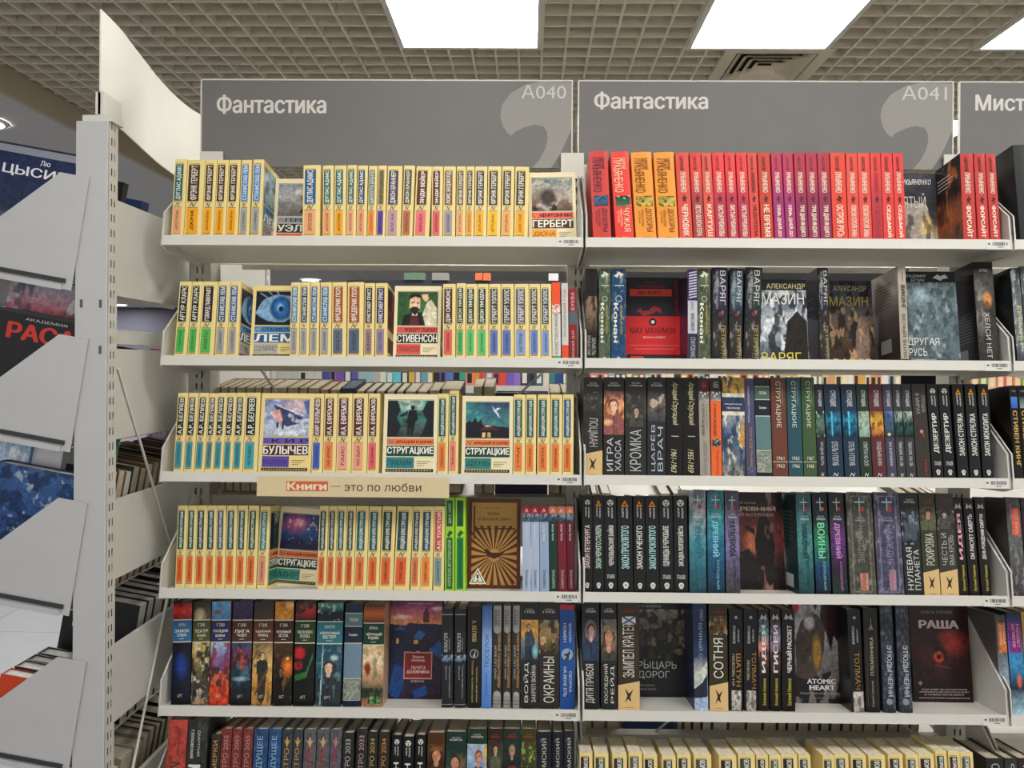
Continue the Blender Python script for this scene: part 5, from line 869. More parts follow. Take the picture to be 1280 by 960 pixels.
R4 = [(727.7,741,619,stalker('ЗАКОН ПЕТЕРБУРГА','rad',tc='#e0c8c0')), (741.6,755.5,619,stalker('ЗАКОН ЧЕРНОГО СТАЛКЕРА','tri',tc='#c4e0cc')), (756,771.8,619.5,stalker('ЧЕРНОБЫЛЬСКИЕ БАЙКИ','rad',ser=True)),
 (773,792.2,620,stalker('ЗАКОН ПРОКЛЯТОГО','tri',tc='#b4e0dc')), (793,807.7,620,stalker('ЗАКОН УЧЕНОГО','tri',tc='#dcdcd4')), (808,825,620,stalker('ЗАКОН ПРОКЛЯТОГО','tri',tc='#b4e0dc')), (825.4,842.4,620,stalker('ОДНАЖДЫ В ЧЕРНОБЫЛЕ','rad',ser=True)), (843,860.6,620,stalker('ЗАГАДКА ПОЛТЕРГЕЙСТА','rad',ser=True)),
 (862.2,883.6,613,tarm(('#1c3c48','#2c6474','#4a8c98','#8c9494','#9a9c9c'),'ГОЛОД','#2c7c8c','silver-teal book with a dagger','#1c4c5c')), (885,906.4,613,tarm(('#14283c','#1c4c6c','#2c6c8c','#3c8c94','#2c6c74'),'ДРЕВНИЙ','#7cc4d8','sea-blue book with a dagger','#14344c')), (908,926,613.5,tarm(('#3c3c34','#5a5470','#7c74a0','#64607c','#4c4c5c'),'КАТАСТРОФА','#24242c','violet-grey book with a dagger','#34304c')),
 (919,982,615.5,dict(col='#1c1618',hard=True,els=[('p',0,0,1,1,RED),('t','СЕРГЕЙ ТАРМАШЕВ',.04,.88,.46,.905,'#b8a8a4','h',0),('t','ДРЕВНИЙ',.0,.8,.85,.86,'#d8b4a4','h',.03),('t','КАТАСТРОФА',.02,.75,.82,.785,'#c8a090','h',.02)],look='red and black cover with a hooded figure'),dict(face=True,yb=737,t=.03)),
 (999.5,1018.8,616,tarm(('#1a3c40','#2c6064','#4c8c8c','#3c6c70','#3c5c60'),'ЗАПАДНЫЙ','#1c3c40','teal book with a dagger beside a cover','#1c4448',left=[('p',0,0,1,1,[('g',D('#142c30','#1c4044','#1c3438'))]),('r',.25,.05,.75,.18,'#c8ccc8')]+[('r',.2,.8-.04*k,.8,.81-.04*k,'#4c8080') for k in range(8)])),
 (1020.8,1039.6,616,tarm(('#14141c','#1c3c6c','#2c7c5c','#1c2c34','#14141c'),'ВОИНЫ','#7cd8a4','black book, green and blue lettering','#101018','#d87c2c')), (1041.6,1060.6,616,tarm(('#1c3428','#241c2c','#5c3474','#2c2c34','#24242c'),'ДРЕВНИЙ','#c484c4','black book, pink vertical title','#141420')),
 (1063.4,1096.3,616,art('#504e42',[('g',D('#504e42','#504e42')),('P',[(.15,.03),(.15,.97),(.85,.97),(.85,.03)],'#6c6e68'),('P',[(.19,.045),(.19,.955),(.81,.955),(.81,.045)],'#45463e'),('n',3,9,14,'#8c8c84',.62,.6),('P',[(.4,.05),(.4,.22),(.7,.22),(.7,.05)],'#b88c74')],[('r',.47,.82,.52,.95,'#a8c0c0'),('r',.3,.9,.7,.915,'#b8c8c8'),('d',.6,.84,.1,'#b84c44',10),('t','СЕРГЕЙ',.35,.745,.65,.76,'#b0b8b4','h',0),('t','ТАРМАШЕВ',.3,.72,.7,.735,'#b0b8b4','h',0),('t','НАСЛЕДИЕ',.35,.32,.6,.68,'#7c8070','down',0),('t','РИСУНОК',.45,.06,.62,.21,'#c85c44','down',.02)],'thick olive-grey framed spine')),
 (1098,1131.2,616,art('#4a4656',[('g',D('#4a4656','#4a4656')),('P',[(.15,.03),(.15,.97),(.85,.97),(.85,.03)],'#6c7084'),('P',[(.19,.045),(.19,.955),(.81,.955),(.81,.045)],'#44425a'),('n',4,9,14,'#8c88a4',.62,.6),('P',[(.45,.05),(.45,.25),(.7,.25),(.7,.05)],'#a08494')],[('r',.47,.82,.52,.95,'#b8c4cc'),('r',.3,.9,.7,.915,'#b8c8d0'),('d',.6,.84,.1,'#b84c44',10),('t','СЕРГЕЙ',.35,.745,.65,.76,'#b0b8c4','h',0),('t','ТАРМАШЕВ',.3,.72,.7,.735,'#b0b8c4','h',0),('t','НАСЛЕДИЕ',.35,.3,.65,.68,'#8880a0','down',0),('t','ТЕМНЫЙ',.5,.07,.65,.23,'#c87c8c','down',.02)],'thick violet-grey framed spine')),
 (1132.4,1155.3,617,milit('#23262b','НУЛЕВАЯ',picops=[('g',D('#28303c','#4c5c6c','#2c343c')),('n',4,5,6,'#14181c',.52,.9),('n',5,5,6,'#a8b4bc',.64,.7),('face',.5,.74,.17,.1,'#7c8890','#1c242c','#46525e')],pv=(.5,.86),nm='blue-black book with a soldier',t2='ПЛАНЕТА',au='ПАВЕЛ КОРНЕВ')),
 (1155.8,1176.2,617,milit('#37392a','РОКИРОВКА',tan=True,picops=[('g',D('#3c4030','#6c6c50','#4c3c28')),('n',4,5,6,'#2c2c20',.56,.8),('face',.5,.66,.22,.15,'#c89c7c','#2c2418','#5c6040')],pv=(.64,.88),nm='olive book with tan foot and face',top='#a84c24',au='СЕРГЕЙ ЗВЕРЕВ')), (1176.8,1199.2,617,milit('#393834','ЧЕСТЬ И',tan=True,picops=[('g',D('#34342c','#4c4844','#3c3834')),('n',4,5,6,'#1c1c18',.52,.8),('n',6,5,5,'#b8b4ac',.66,.8),('face',.4,.7,.15,.11,'#b8aca0','#1c1c18','#4a4844')],pv=(.64,.86),nm='grey-olive book with a pinkish foot',top='#944428',tcol='#b4b4ac',t2='ЯМА КРОВЬ',au='СЕРГЕЙ ЗВЕРЕВ'))]
def guski(title, nm, t2='', pic=None, tcol='#e4dce0'):
    e = [('q',[(.15,.9),(.3,.955),(.45,.93),(.55,.93),(.7,.955),(.85,.9),(.6,.9),(.5,.915),(.4,.9)],'#b8b0a4'),('t',title,.3,.38,.72,.84,tcol,'up',.03),('t','Евгений Новиков',.38,.06,.68,.32,'#d8cc40','up',.01)]
    if pic: e = [('p',0,.35,1,.9,pic)] + e
    return dict(col='#191316',hard=True,els=e,look=nm)
R4 += [(1199.5,1211.6,623.6,guski('ИДЕЯ','black book, pink title and yellow name',tcol='#e4a8b4')), (1213,1225.6,623.6,guski('ОН РИСУЕТ СМЕРТЬ','black book, white-pink title, yellow name')), (1228,1240.4,623.6,guski('ДЕНЬ РОЖДЕНИЯ СМЕРТИ','black book beside the shelf end, yellow name'))]
R4L = [(727.7,728),(773,771.5),(862,861),(885,884),(908,906),(999,994),(1020.8,1015),(1041.6,1035.5),(1063.4,1057.3),(1098,1091.4),(1132.4,1124.6),(1176.8,1169.5),(1199,1190),(1213,1204),(1228,1218.6)]
FLAG = [('P',[(0,0),(0,1),(1,1),(1,0)],'#e0e4ea'),('l',0,0,1,1,.08,'#2c4c84'),('l',0,1,1,0,.08,'#2c4c84')]
KNI = [('g',D('#22242a','#2a2c30','#4c4844','#6c6458','#9c968c')),('P',[(.15,.1),(.2,.6),(.35,.9),(.5,.75),(.8,.7),(.85,.3),(.7,.05)],'#3c3830'),('n',4,7,7,'#1c1c1e',.5,.9),('n',5,8,8,'#8c7c6c',.62,.7)]
ATM = [('g',D('#1c1a20','#1c1a20','#b4b2b4','#b8b8bc','#a8a8ac')),('P',[(0,.0),(0,.2),(.3,.24),(.9,.36),(1,.34),(1,0)],'#1d1b20'),('P',[(.05,.25),(.02,.6),(.15,.8),(.35,.9),(.6,.8),(.55,.5),(.45,.3),(.3,.22)],'#4c4038'),('n',4,6,6,'#8c8078',.58,.7),('e',.42,.5,.1,.2,'#c89440',.5),('e',.3,.78,.12,.08,'#c8c4c0',.5),('P',[(.55,1),(.5,.85),(.6,.7),(.68,.5),(.74,.66),(.8,.6),(.9,.75),(1,.8),(1,1)],'#34141c'),('P',[(.35,1),(.42,.9),(.5,1)],'#5c1420'),('e',.04,.93,.09,.06,'#c01c2c',.2)]
EYE2 = [('g',D('#1c1214','#281618','#3a1a1a','#2c1618','#2a1416')),('e',.45,.45,.4,.25,'#4c2420',.8),('e',.72,.6,.3,.16,'#a8382c',.8),('e',.62,.66,.2,.08,'#8c2c24',.7),('e',.48,.47,.15,.1,'#140c0c',.4),('e',.46,.46,.11,.07,'#e0482c',.4),('e',.46,.46,.045,.035,'#1c0808',.3),('e',.47,.5,.04,.02,'#f0a890',.5),('l',.4,.38,.68,.34,.008,'#8c3c30'),('n',6,5,6,'#1c0f10',.6,.6),('P',[(0,0),(0,.2),(1,.2),(1,0)],'#221416'),('P',[(0,.75),(0,1),(1,1),(1,.75)],'#2a1416')]
R5 = [(727.7,749.8,753,milit('#1f2025','ДИТЯ ПРИБОЯ',picops=[('g',D('#1c2430','#3c4450','#20222a')),('e',.5,.7,.36,.26,'#7c706c',.2),('face',.53,.68,.22,.16,'#d0a09c','#3c2c2c','#2c3c54')],pv=(.45,.86),nm='black book with a hooded face',au='АНТОН ТЕКШИН')),
 (751.7,771.8,753,milit('#262628','ПОСЛЕДНИЙ',picops=[('g',D('#2c2c24','#8c7c68','#6c6c74')),('n',4,4,5,'#241c1c',.58,.7),('face',.5,.56,.34,.24,'#d09478','#3c342c','#3c4034'),('P',[(.1,.68),(.25,.86),(.75,.86),(.9,.68),(.5,.74)],'#8c7c5c')],pv=(.45,.84),nm='dark book with a soldier face',t2='РЕЙД',au='СЕРГЕЙ ГЕОРГИЕВ')),
 (773,800.4,753,dict(milit('#3a3022','ЗЫМПЕЛ КРАТЕР',tan=True,picops=None,nm='olive book with blue cross flag',top='#a03c24',au='АНДРЕЙ САРИН'))),
 (799,865,752,dict(col='#1f2024',hard=True,els=[('p',.02,.35,.9,.92,KNI),('r',.0,.0,1,.35,'#222327'),('t','ЮРИЙ',.12,.975,.35,.995,'#a8acac','h',0),('t','ТРОФИМОВ',.0,.935,.44,.965,'#b0b4b4','h',.02),('t','РЫЦАРЬ',-.02,.28,.72,.37,'#cfd0c8','h',0),('t','ДОРОГ',-.02,.185,.58,.27,'#cfd0c8','h',0),('t','ПУТЬ ВОИНА',.02,.11,.3,.13,'#a4a8a8','h',0),('t','ЧЕСТЬ ИМЕНИ',.02,.07,.32,.09,'#a4a8a8','h',0)],look='dark cover with grey riflemen'),dict(face=True,yb=871,t=.03)),
 (868.5,886,755,art('#1d2c4c',[('g',D('#9cb4d4','#a4bcd8','#c8c8c4','#2c3c5c','#1d2c4c','#1d2c4c','#22305c')),('P',[(0,.13),(.0,.3),(.5,.38),(1,.45),(1,.3),(.6,.25)],'#c8ccc4'),('P',[(0,.12),(0,.2),(.6,.26),(1,.35),(1,.12)],'#232c3c'),('P',[(0,0),(0,.11),(1,.13),(1,0)],'#a8bcdc')],[('t','ВЕЧНЫЙ СОН',.4,.4,.72,.82,'#98a4bc','down',0),('t','КЛИМЕНТ',.5,.84,.75,.95,'#98a4bc','down',0)],'navy book with a pale foot')),
 (887.4,911,754,milit('#38311f','СОТНЯ',tan=True,picops=[('g',D('#3c3424','#7c5c34','#4c4434')),('n',4,5,5,'#c8a070',.6,.8),('n',6,5,5,'#1f2c1c',.56,.8)],pv=(.7,.88),nm='olive book with a tall white title',top='#a03c24',au='АНДРЕЙ САРИН')),
 (912,929.6,762,dict(col='#151518',hard=True,els=[('d',.5,.92,.12,'#a8a8a8',8),('t','ТРОФИМОВ',.25,.66,.45,.84,'#b8bcbc','down',.02),('t','ЕРОФЕЙ',.6,.68,.75,.8,'#b8bcbc','down',.02),('t','ШАТУН',.5,.24,.82,.56,'#a87c44','down',.02),('t','ЛЮБОВЬ НА',.2,.24,.38,.56,'#c8b490','down',0),('p',.15,.0,.85,.2,[('g',D('#a8a49c','#c8c4bc')),('n',5,4,5,'#5a5450',.5,.8)])],look='black book, bronze title, grey foot picture')),
 (930.5,948,762,dict(col='#17171a',hard=True,els=[('d',.5,.92,.12,'#a8a8a8',8),('t','ТРОФИМОВ',.25,.66,.45,.84,'#b8bcbc','down',.02),('t','ЕРОФЕЙ',.6,.68,.75,.8,'#b8bcbc','down',.02),('t','ТОЛМАЧ',.55,.22,.86,.58,'#a87c44','down',.0),('t','ЛЮБОВЬ',.2,.3,.38,.5,'#c8b490','down',0),('p',.15,.0,.85,.2,[('g',D('#a8a49c','#c8c4bc')),('n',6,4,5,'#5a5450',.5,.8)])],look='black book, tall bronze title')),
 (948.6,962,762,guski('ИДЕЯ','black book with trees in its picture',pic=[('g',D('#2a2018','#4c3424','#c87868','#5c8c8c','#4c6c74')),('n',4,4,7,'#1c1814',.54,.8)])), (963.3,976.8,762,guski('ГИСЕИ','black book with a lilac title picture',pic=[('g',D('#1c181c','#5c3c3c','#8c7c98','#3c343c')),('n',4,4,7,'#1c1814',.56,.8)])), (978,994.8,762,guski('ЧЕРНЫЙ РАССВЕТ','black book before the robot cover, yellow name')),
 (995,1063.5,751,dict(col='#1c1a20',hard=True,els=[('p',0,0,1,1,ATM),('t','ATOMIC',.22,.19,.74,.235,'#e4e4e4','h',.04),('t','HEART',.26,.13,.72,.175,'#e4e4e4','h',.04),('t','ПРЕДЫСТОРИЯ «ПРЕДПРИЯТИЯ 3826»',.08,.085,.85,.105,'#a8a8a8','h',0),('t','СПЕЦИАЛЬНОЕ ИЗДАНИЕ',.25,.045,.7,.06,'#8c8c8c','h',0)],look='grey cover with a metallic robot head'),dict(face=True,yb=879,t=.03)),
 (1065,1081.6,762,dict(col='#171719',hard=True,els=[('d',.5,.92,.12,'#a8a8a8',8),('t','ТРОФИМОВ',.25,.66,.45,.84,'#b8bcbc','down',.02),('t','ЕРОФЕЙ',.6,.68,.75,.8,'#b8bcbc','down',.02),('t','ТОЛМАЧ',.35,.22,.75,.58,'#a87c44','down',.0),('p',.15,.0,.95,.2,[('g',D('#a8a49c','#c8c4bc')),('n',7,4,5,'#5a5450',.5,.8)])],look='black book, bronze title, pale foot')),
 (1083,1101,760,dict(col='#1d1b18',hard=True,els=[('l' if 0 else 'r',.15,.05,.17,.95,'#5c584c'),('r',.82,.05,.84,.95,'#5c584c'),('t','ПЛЕМЯННИКА',.38,.35,.62,.72,'#b8b098','up',0),('t','Андрей Ерпылев',.4,.05,.6,.3,'#a8a08c','up',0),('q',[(.3,.78),(.5,.85),(.7,.78),(.5,.8)],'#8c8470'),('r',.48,.78,.52,.9,'#8c8470')],look='plain black book with thin grey frame')),
 (1104.6,1120.6,756,art('#2a2e38',[('g',D('#2a2e38','#30343e')),('n',6,6,18,'#5c6474',.56,.7)],[('t','ЭТЮДЫ ЧЕРНИ',.35,.15,.8,.62,'#b8bcc4','down',.02),('d',.5,.1,.25,'#8c8c94',8)],'blue-black patterned book')), (1124.7,1141.4,756,art('#2a2e38',[('g',D('#2a2e38','#30343e')),('n',6,6,18,'#5c6474',.56,.7)],[('t','ЭТЮДЫ ЧЕРНИ',.35,.15,.8,.62,'#b8bcc4','down',.02),('d',.5,.1,.25,'#8c8c94',8)],'blue-black patterned book')),
 (1143,1217,755,dict(col='#2a1416',hard=True,els=[('p',0,0,1,1,EYE2),('t','ОЛЬГА УСКОВА',.2,.9,.74,.93,'#9c8c8c','h',0),('t','РАША',.16,.75,.82,.83,'#cdb4b4','h',.06),('q',[(.08,.19),(.12,.215),(.16,.19),(.12,.165)],'#8c7c7c'),('t','РАША БУДЕТ ДО РАССМОТРЕНИЯ',.14,.12,.9,.135,'#c8b8b8','h',.02),('t','РЕАЛЬНОСТЬ КАК ОНА ЕСТЬ И БУДЕТ',.1,.095,.94,.11,'#c8b8b8','h',.02),('t','И ТОЛЬКО ПОСЛЕ ВСЕГО',.18,.07,.84,.085,'#c8b8b8','h',.02),('t','НАУЧНАЯ ФАНТАСТИКА И БУДУЩЕЕ РОССИИ',.08,.035,.94,.05,'#c8b8b8','h',.02)],look='dark red cover with a glowing eye'),dict(face=True,yb=877.5,t=.03))]
R5[2][3]['els'] = [('p',.2,.79,.85,.87,FLAG)] + R5[2][3]['els']
R5L = [(727.7,727.5),(773,772),(867.7,865),(887.4,886),(912,911.4),(978,977.4),(1064.5,1058.6),(1083,1079),(1104.6,1099.6),(1124.7,1119)]
def metro(col, tc, txt, nm, em=None, t2=None):
    e = [('t',txt,.25,.45,.72,.93 if not em else .8,tc,'up',0)]
    if em: e += [('q',[(.1,.9),(.35,.87),(.5,.93),(.65,.87),(.9,.9),(.6,.84),(.5,.8),(.4,.84)],em)]
    if t2: e += [('t',t2,.25,.1,.75,.42,tc,'up',0)]
    return art(col,[('g',D(col,col)),('n',len(nm),6,16,'#2c2824',.6,.4)],e,nm)
L6 = [(208,232,900,art('#b4483e',[('g',D('#b4483e','#b4483e')),('n',2,4,12,'#8c3430',.56,.6)],[('t','МЕТРО',.2,.1,.75,.58,'#4a4030','down',.02),('t','ДМИТРИЙ',.5,.64,.72,.93,'#7a2c2c','down',0)],'red worn thick book')),
 (233,258,900,art('#2e3230',[('g',D('#2e3230','#2e3230')),('n',3,5,14,'#4c504c',.6,.5)],[('t','МЕТРО',.12,.1,.72,.55,'#e4e6e2','down',.06),('t','ГЛУХОВСКИЙ',.18,.62,.36,.9,'#d0d2ce','down',.03),('t','ДМИТРИЙ',.5,.64,.68,.9,'#d0d2ce','down',.0)],'dark grey thick book, big white letters')),
 (263,274.6,918,metro('#3a3026','#c8a468','СУМЕРКИ','black-brown book, gold title')), (275.2,288.2,911,metro('#7c3834','#c49088','МЕТРО 2055','brick red book')), (289,301.2,911,metro('#7c3834','#c49088','МЕТРО 2055','brick red book')), (302.3,314.8,911,metro('#7c3834','#c49088','МЕТРО 2055','brick red book')),
 (316,334,911.5,metro('#2c4c78','#9cbcdc','БУДУЩЕЕ','blue book with pale title')), (335,350.6,911.5,metro('#2c5484','#9cbcdc','БУДУЩЕЕ','blue book with pale title')),
 (351.7,364.6,912,metro('#3c4048','#c4a050','МЕТРО','slate book, gold wings','#c4a050')), (365.1,377.6,912,metro('#3c4048','#c4a050','МЕТРО','slate book, gold wings','#c4a050')), (379,394.6,912,metro('#5c5c60','#b84048','МЕТРО','grey book, red title, gold wings','#c4a878')), (395.3,411.3,912,metro('#5c5c60','#b84048','МЕТРО','grey book, red title, gold wings','#c4a878')), (412,426.4,912,metro('#585c68','#b84054','МЕТРО','blue-grey book, red title','#c07870')),
 (427.7,441.8,916,metro('#2a2a28','#bcbcb8','МЕТРО 2033','black book, grey numerals')), (445,458.4,911,metro('#302c2c','#b8a0a0','МЕТРО 2033','black book, reddish numerals')), (459,471.6,915,metro('#262824','#c4a45c','МЕТРО 2034','black book, gold numerals')), (473,486.4,915,metro('#302c24','#c8905c','МЕТРО 2034','black-brown book, bronze numerals')),
 (489.5,502,919,stalker('ЗАКОН','rad')), (503,517.2,921,stalker('ЗАКОН','rad')), (519,532.2,919,stalker('ЗАКОН','rad')),
 (534,556,916,milit('#4c3018','ВОИН',picops=[('g',D('#241a14','#4c3424','#5c3c20')),('face',.52,.5,.32,.3,'#c88c68','#3c2418','#3a3024'),('P',[(.1,.66),(.3,.9),(.8,.88),(.95,.66),(.5,.72)],'#7c5430')],pv=(.62,.88),nm='brown book with a capped face',au='')),
 (557,583,915,milit('#1c3430','ЦЕНА',picops=[('g',D('#24302c','#3c4c44','#1c3430')),('e',.7,.5,.35,.45,'#6c5c40',.5),('face',.45,.55,.26,.26,'#c88c74','#2c3428','#2c3c34')],pv=(.5,.8),nm='dark green book with a soldier',au='КОНСТАНТИН БОЯРОВ')),
 (583.8,608.8,911,milit('#22362c','ВРАГ',picops=[('g',D('#3c4858','#7c98b8','#9cb8d8','#a8b8c8')),('face',.58,.68,.2,.16,'#c89478','#8c4c30','#414a54'),('e',.95,.8,.14,.4,'#d8b050',.6)],pv=(.4,.84),nm='green-black book with pilot on blue',au='НИК ПЕРУМОВ')),
 (609.8,629,911,milit('#2c241c','СУД',picops=[('g',D('#2c241c','#3c4434','#3c2c24')),('face',.5,.7,.17,.14,'#c8a080','#3c3028','#5c6450')],pv=(.55,.88),nm='dark brown book with a young man',top='#a83c2c',au='МАРИЯ ВИЛЬ')), (629,651.3,911,milit('#22302c','ТЫЛ',picops=[('g',D('#241c1c','#22302c','#22302c')),('face',.5,.7,.18,.16,'#c08c6c','#8c7c5c','#23282a'),('e',.5,.2,.3,.12,'#9c2c2c',.5)],pv=(.5,.88),nm='dark book with a red-lit face',top='#a83c2c',au='МАРИЯ ВИЛЬ')), (651.7,670.4,911,milit('#3c3c20','ЧУЖИЕ',picops=[('g',D('#3c3c20','#44482c','#4c3c20')),('n',6,4,4,'#90a848',.6,.9)],pv=(.6,.86),nm='olive book with a green sprig',top='#a8542c',au='МАРИЯ ВИЛЬ')),
 (671,689.6,915,metro('#1d2029','#c0c4b4','ЕДОМСКИЙ','navy-black book, wide')), (690.6,704.2,915,metro('#1d2029','#c0c4b4','ЕДОМСКИЙ','navy-black book, narrow')), (704.8,718.6,914,metro('#20222a','#c0c4b4','ЕДОМСКИЙ','navy-black book, narrow'))]
az = lambda i: classic('АЙЗЕК АЗИМОВ', ['#2a2620','#3a4636','#33302c','#4c5548'][i % 4], 'dark', ORG, 'orange', 'ФАНТ')
xs6 = [(724.5,741),(743,761),(765.7,784),(786,803),(804.4,822),(827.6,845),(846.6,864),(867.7,889.5),(899,921),(923,944),(945.7,960.5),(962,976.6),(977,997),(998.5,1013.5),(1028.7,1043.2),(1043.5,1061),(1064,1083),(1086,1107),(1110.5,1129),(1133,1148.4),(1148.8,1168),(1169.8,1184),(1186,1200.6),(1201,1217)]
R6 = [(a, b, 940.5 + (i % 3) + (2 if 3 < i < 20 else 0) - (2 if i > 20 else 0), dict(az(i), paper=M_PAPERC, look='cream paperback, dusty top, dark label')) for i, (a, b) in enumerate(xs6)]
do_row(ROWS[0], 'left bay', RN[0], L1, L1L); do_row(ROWS[1], 'left bay', RN[1], L2, L2L); do_row(ROWS[2], 'left bay', RN[2], L3, L3L)
do_row(ROWS[3], 'left bay', RN[3], L4, L4L); do_row(ROWS[4], 'left bay', RN[4], L5, L5L); do_row(ROWS[5], 'left bay', RN[5], L6, [], pyref=950)
do_row(ROWS[0], 'middle bay', RN[0], R1, R1L); do_row(ROWS[1], 'middle bay', RN[1], R2, R2L); do_row(ROWS[2], 'middle bay', RN[2], R3, R3L)
do_row(ROWS[3], 'middle bay', RN[3], R4, R4L); do_row(ROWS[4], 'middle bay', RN[4], R5, R5L); do_row(ROWS[5], 'middle bay', RN[5], R6, [], pyref=950)
# right bay, cut by the picture edge
GOLD = '#c8a04c'
B1 = [(1276,1330,181,dict(col='#2c2e30',hard=True,els=[('q',[(.3,.9),(.42,.985),(.5,.93),(.6,.96),(.7,.9),(.62,.84),(.38,.85)],GOLD),('r',.25,.60,.7,.605,GOLD),('r',.25,.63,.7,.64,GOLD)]+[('r',.27+.07*k,.65,.30+.07*k,.84,GOLD) for k in range(6)]+[('t','МИСТИКА',.3,.1,.7,.5,GOLD,'down',.02)],look='thick charcoal book, gold ornament'))]
B2 = [(1272,1283.5,335,art('#26282a',[('g',D('#34383c','#7c8488','#2c2e30')),('n',6,4,10,'#b8bcc0',.6,.7)],[('t','ЕРЕМИН',.35,.2,.75,.6,'#c8c890','down',.02)],'dark glossy book with silver streaks')),(1284.5,1306,333,art('#3c3e48',[('g',D('#3c3e48','#54565c')),('n',7,6,14,'#8c8c90',.56,.7)],[('t','ОБЕЛИСК',.3,.2,.7,.6,'#b8b490','down',.02)],'mottled grey book'))]
KG = lambda nm, p: dict(col='#151310',hard=True,els=[('t','СТИВЕН',.2,.93,.8,.95,'#c8c8c4','h',0),('p',.1,.76,.9,.88,p),('t','СТИВЕН КИНГ',.2,.14,.7,.73,'#d8b45c','down',.02)],look=nm)
B3 = [(1270,1280.5,482,KG('black book, gold title, blue picture',[('g',D('#2c5cb8','#4c84d8'))])),(1281,1292,482,KG('black book, gold title, grey picture',[('g',D('#8ca098','#34404c'))])),(1293,1312,483,KG('wider black book, gold title',[('g',D('#24201c','#1c1814'))]))]
B4 = [(1266,1284,623,art('#4c4844',[('g',D('#3c3c3c','#5c5c58','#4c4844')),('n',6,6,10,'#8c9098',.6,.6),('P',[(.3,.62),(.3,.9),(.9,.9),(.9,.62)],'#d8604c')],[('t','НОЧНОЙ ДОЗОР',.4,.64,.8,.88,'#f0a08c','up',.02)],'wrapped grey book, coral label')),(1285,1310,623,art('#2c2022',[('g',D('#8c2c3c','#b83448','#3c2428','#2c2224','#3c3034')),('e',.3,.38,.2,.12,'#e8b890',.5),('n',6,6,6,'#241c1c',.58,.6)],[('t','КРОВЬ',.2,.75,.8,.8,'#d86050','h',.02)],'wrapped dark red book'))]
B5 = [(1252.5,1265.5,769,art('#5c5a58',[('g',D('#4c545c','#8ca0b0','#54504c','#4c4844')),('P',[(.15,.62),(.15,.92),(.95,.92),(.95,.62)],'#d0703c')],[('t','СУМЕРКИ',.3,.7,.5,.9,'#f0d0b8','down',.02),('t','ЛУНА',.6,.7,.8,.9,'#f0d0b8','down',.02)],'grey book with an orange label')),(1266.5,1285,765,art('#2c2430',[('g',D('#a8d0e0','#1c2c3c','#3c8cc0','#2c5cb0','#241c24')),('P',[(.05,.6),(.05,.9),(.95,.9),(.95,.6)],'#7c2c80'),('e',.6,.32,.2,.08,'#d86848',.5)],[('t','ЗАТМЕНИЕ',.3,.65,.5,.88,'#e8a0b0','down',.02),('t','РАССВЕТ',.6,.65,.8,.88,'#e8a0b0','down',.02)],'blue book with a purple label')),(1286,1306,765,art('#c8944c',[('g',D('#8c6c3c','#c8944c'))],[],'ochre book at the picture edge'))]
B6 = [(1233,1255,948,metro('#2c2c2c','#b8b8b0','МЕТРО','black book, dusty page tops')),(1256,1272,948,metro('#3c3a38','#b8b8b0','НОЧЬ','charcoal book, dusty page tops')),(1273,1292,948,metro('#3c2c2c','#b8b8b0','СУДЬБА','black-maroon book, dusty page tops'))]
for R, B, nm in zip(ROWS, (B1, B2, B3, B4, B5, B6), RN): do_row(R, 'right bay', nm, B, [] if R is not ROWS[4] else [], pyref=950 if R is ROWS[5] else None)

# hanging paper strip under the third shelf of the left bay
R = ROWS[2]; a = atY(321.5, 593, YF - .004); b = atY(561.5, 595, YF - .004); z0 = atY(440, 620.5, YF - .004).z
W = b.x - a.x; H = a.z - z0 - .002
ps = empty('paper_banner', Matrix.Translation((a.x, YF - .004, z0 - .001))); tag(ps, 'beige paper strip clipped to the third shelf of the left bay', 'banner')
m = MB(); m.quad([(-.001, 0, 0), (W, 0, -.001), (W, 0, H - .001), (0, 0, H)], mat('beige_paper', '#e3d0a6', .7, noise=.02, scale=30)); m.quad([(-.001, .0006, 0), (W, .0006, -.001), (W, .0006, H - .001), (0, .0006, H)], MATS['beige_paper']); m.build('paper', ps)
P = Print(lambda u, v, e: (u * W, -e, v * H), W, H); P.rect(.152, .27, .37, .75, '#d8683a'); P.text('Книги', .16, .33, .36, .69, '#f4e4cc', 'h', .05); P.rect(.383, .5, .435, .525, INK)
P.text('это по любви', .455, .28, .855, .7, '#4a4232', 'h', .0); P.build(('label_block', 'lettering'), ps, M_FLAT)

# ------------------------------------------------ books on the far side of the bookcase, seen from behind
def plain_book(M, t, H, D, col, mt, name='book_block', spine='front', cm=None):
    """book of two boards, a spine and a page block; the pages face the viewer"""
    r = empty('paperback_book', M); w = .0014
    c = cm or mat('cover_' + col.strip('#'), col, .5, noise=.04, scale=30)
    m = MB(); m.box(0, w, 0, D, 0, H, c); m.box(t - w, t, 0, D, 0, H, c); m.box(w, t - w, D - w, D, 0, H, c); m.build('cover', r)
    m = MB(); m.box(w, t - w, .002, D - w, .001, H - .002, mt); m.build('page_block', r); return r
rs = random.Random(5)
M_P2 = mat('aged_page_edges', '#c2b69c', .9, noise=.14, scale=100, bump=.4)
def backrow(x0, x1, z, spec, ph, name, mt0):
    """spec: list of (px_left, px_right, height, cover colour, page material)"""
    for i, (pa, pb, h, c, pm) in enumerate(spec):
        A = atY(pa, ph, YB + .075).x; Bx = atY(pb, ph, YB + .075).x
        M = Matrix.Translation((A, YB + .07, z + .01 * math.tan(TILT) + .002)) @ Matrix.Rotation(TILT, 4, 'X')
        r = plain_book(M, Bx - A - .0012, h, .13, c, pm)
        tag(r, f"{name[0]} seen from its pages, {ordn(i + 1)} from left, {name[1]}", 'book', name[2])
e1 = [0, 22, 46, 66, 90, 115, 135, 162, 205, 227, 256, 281]      # crop pixels /4.92 + 275
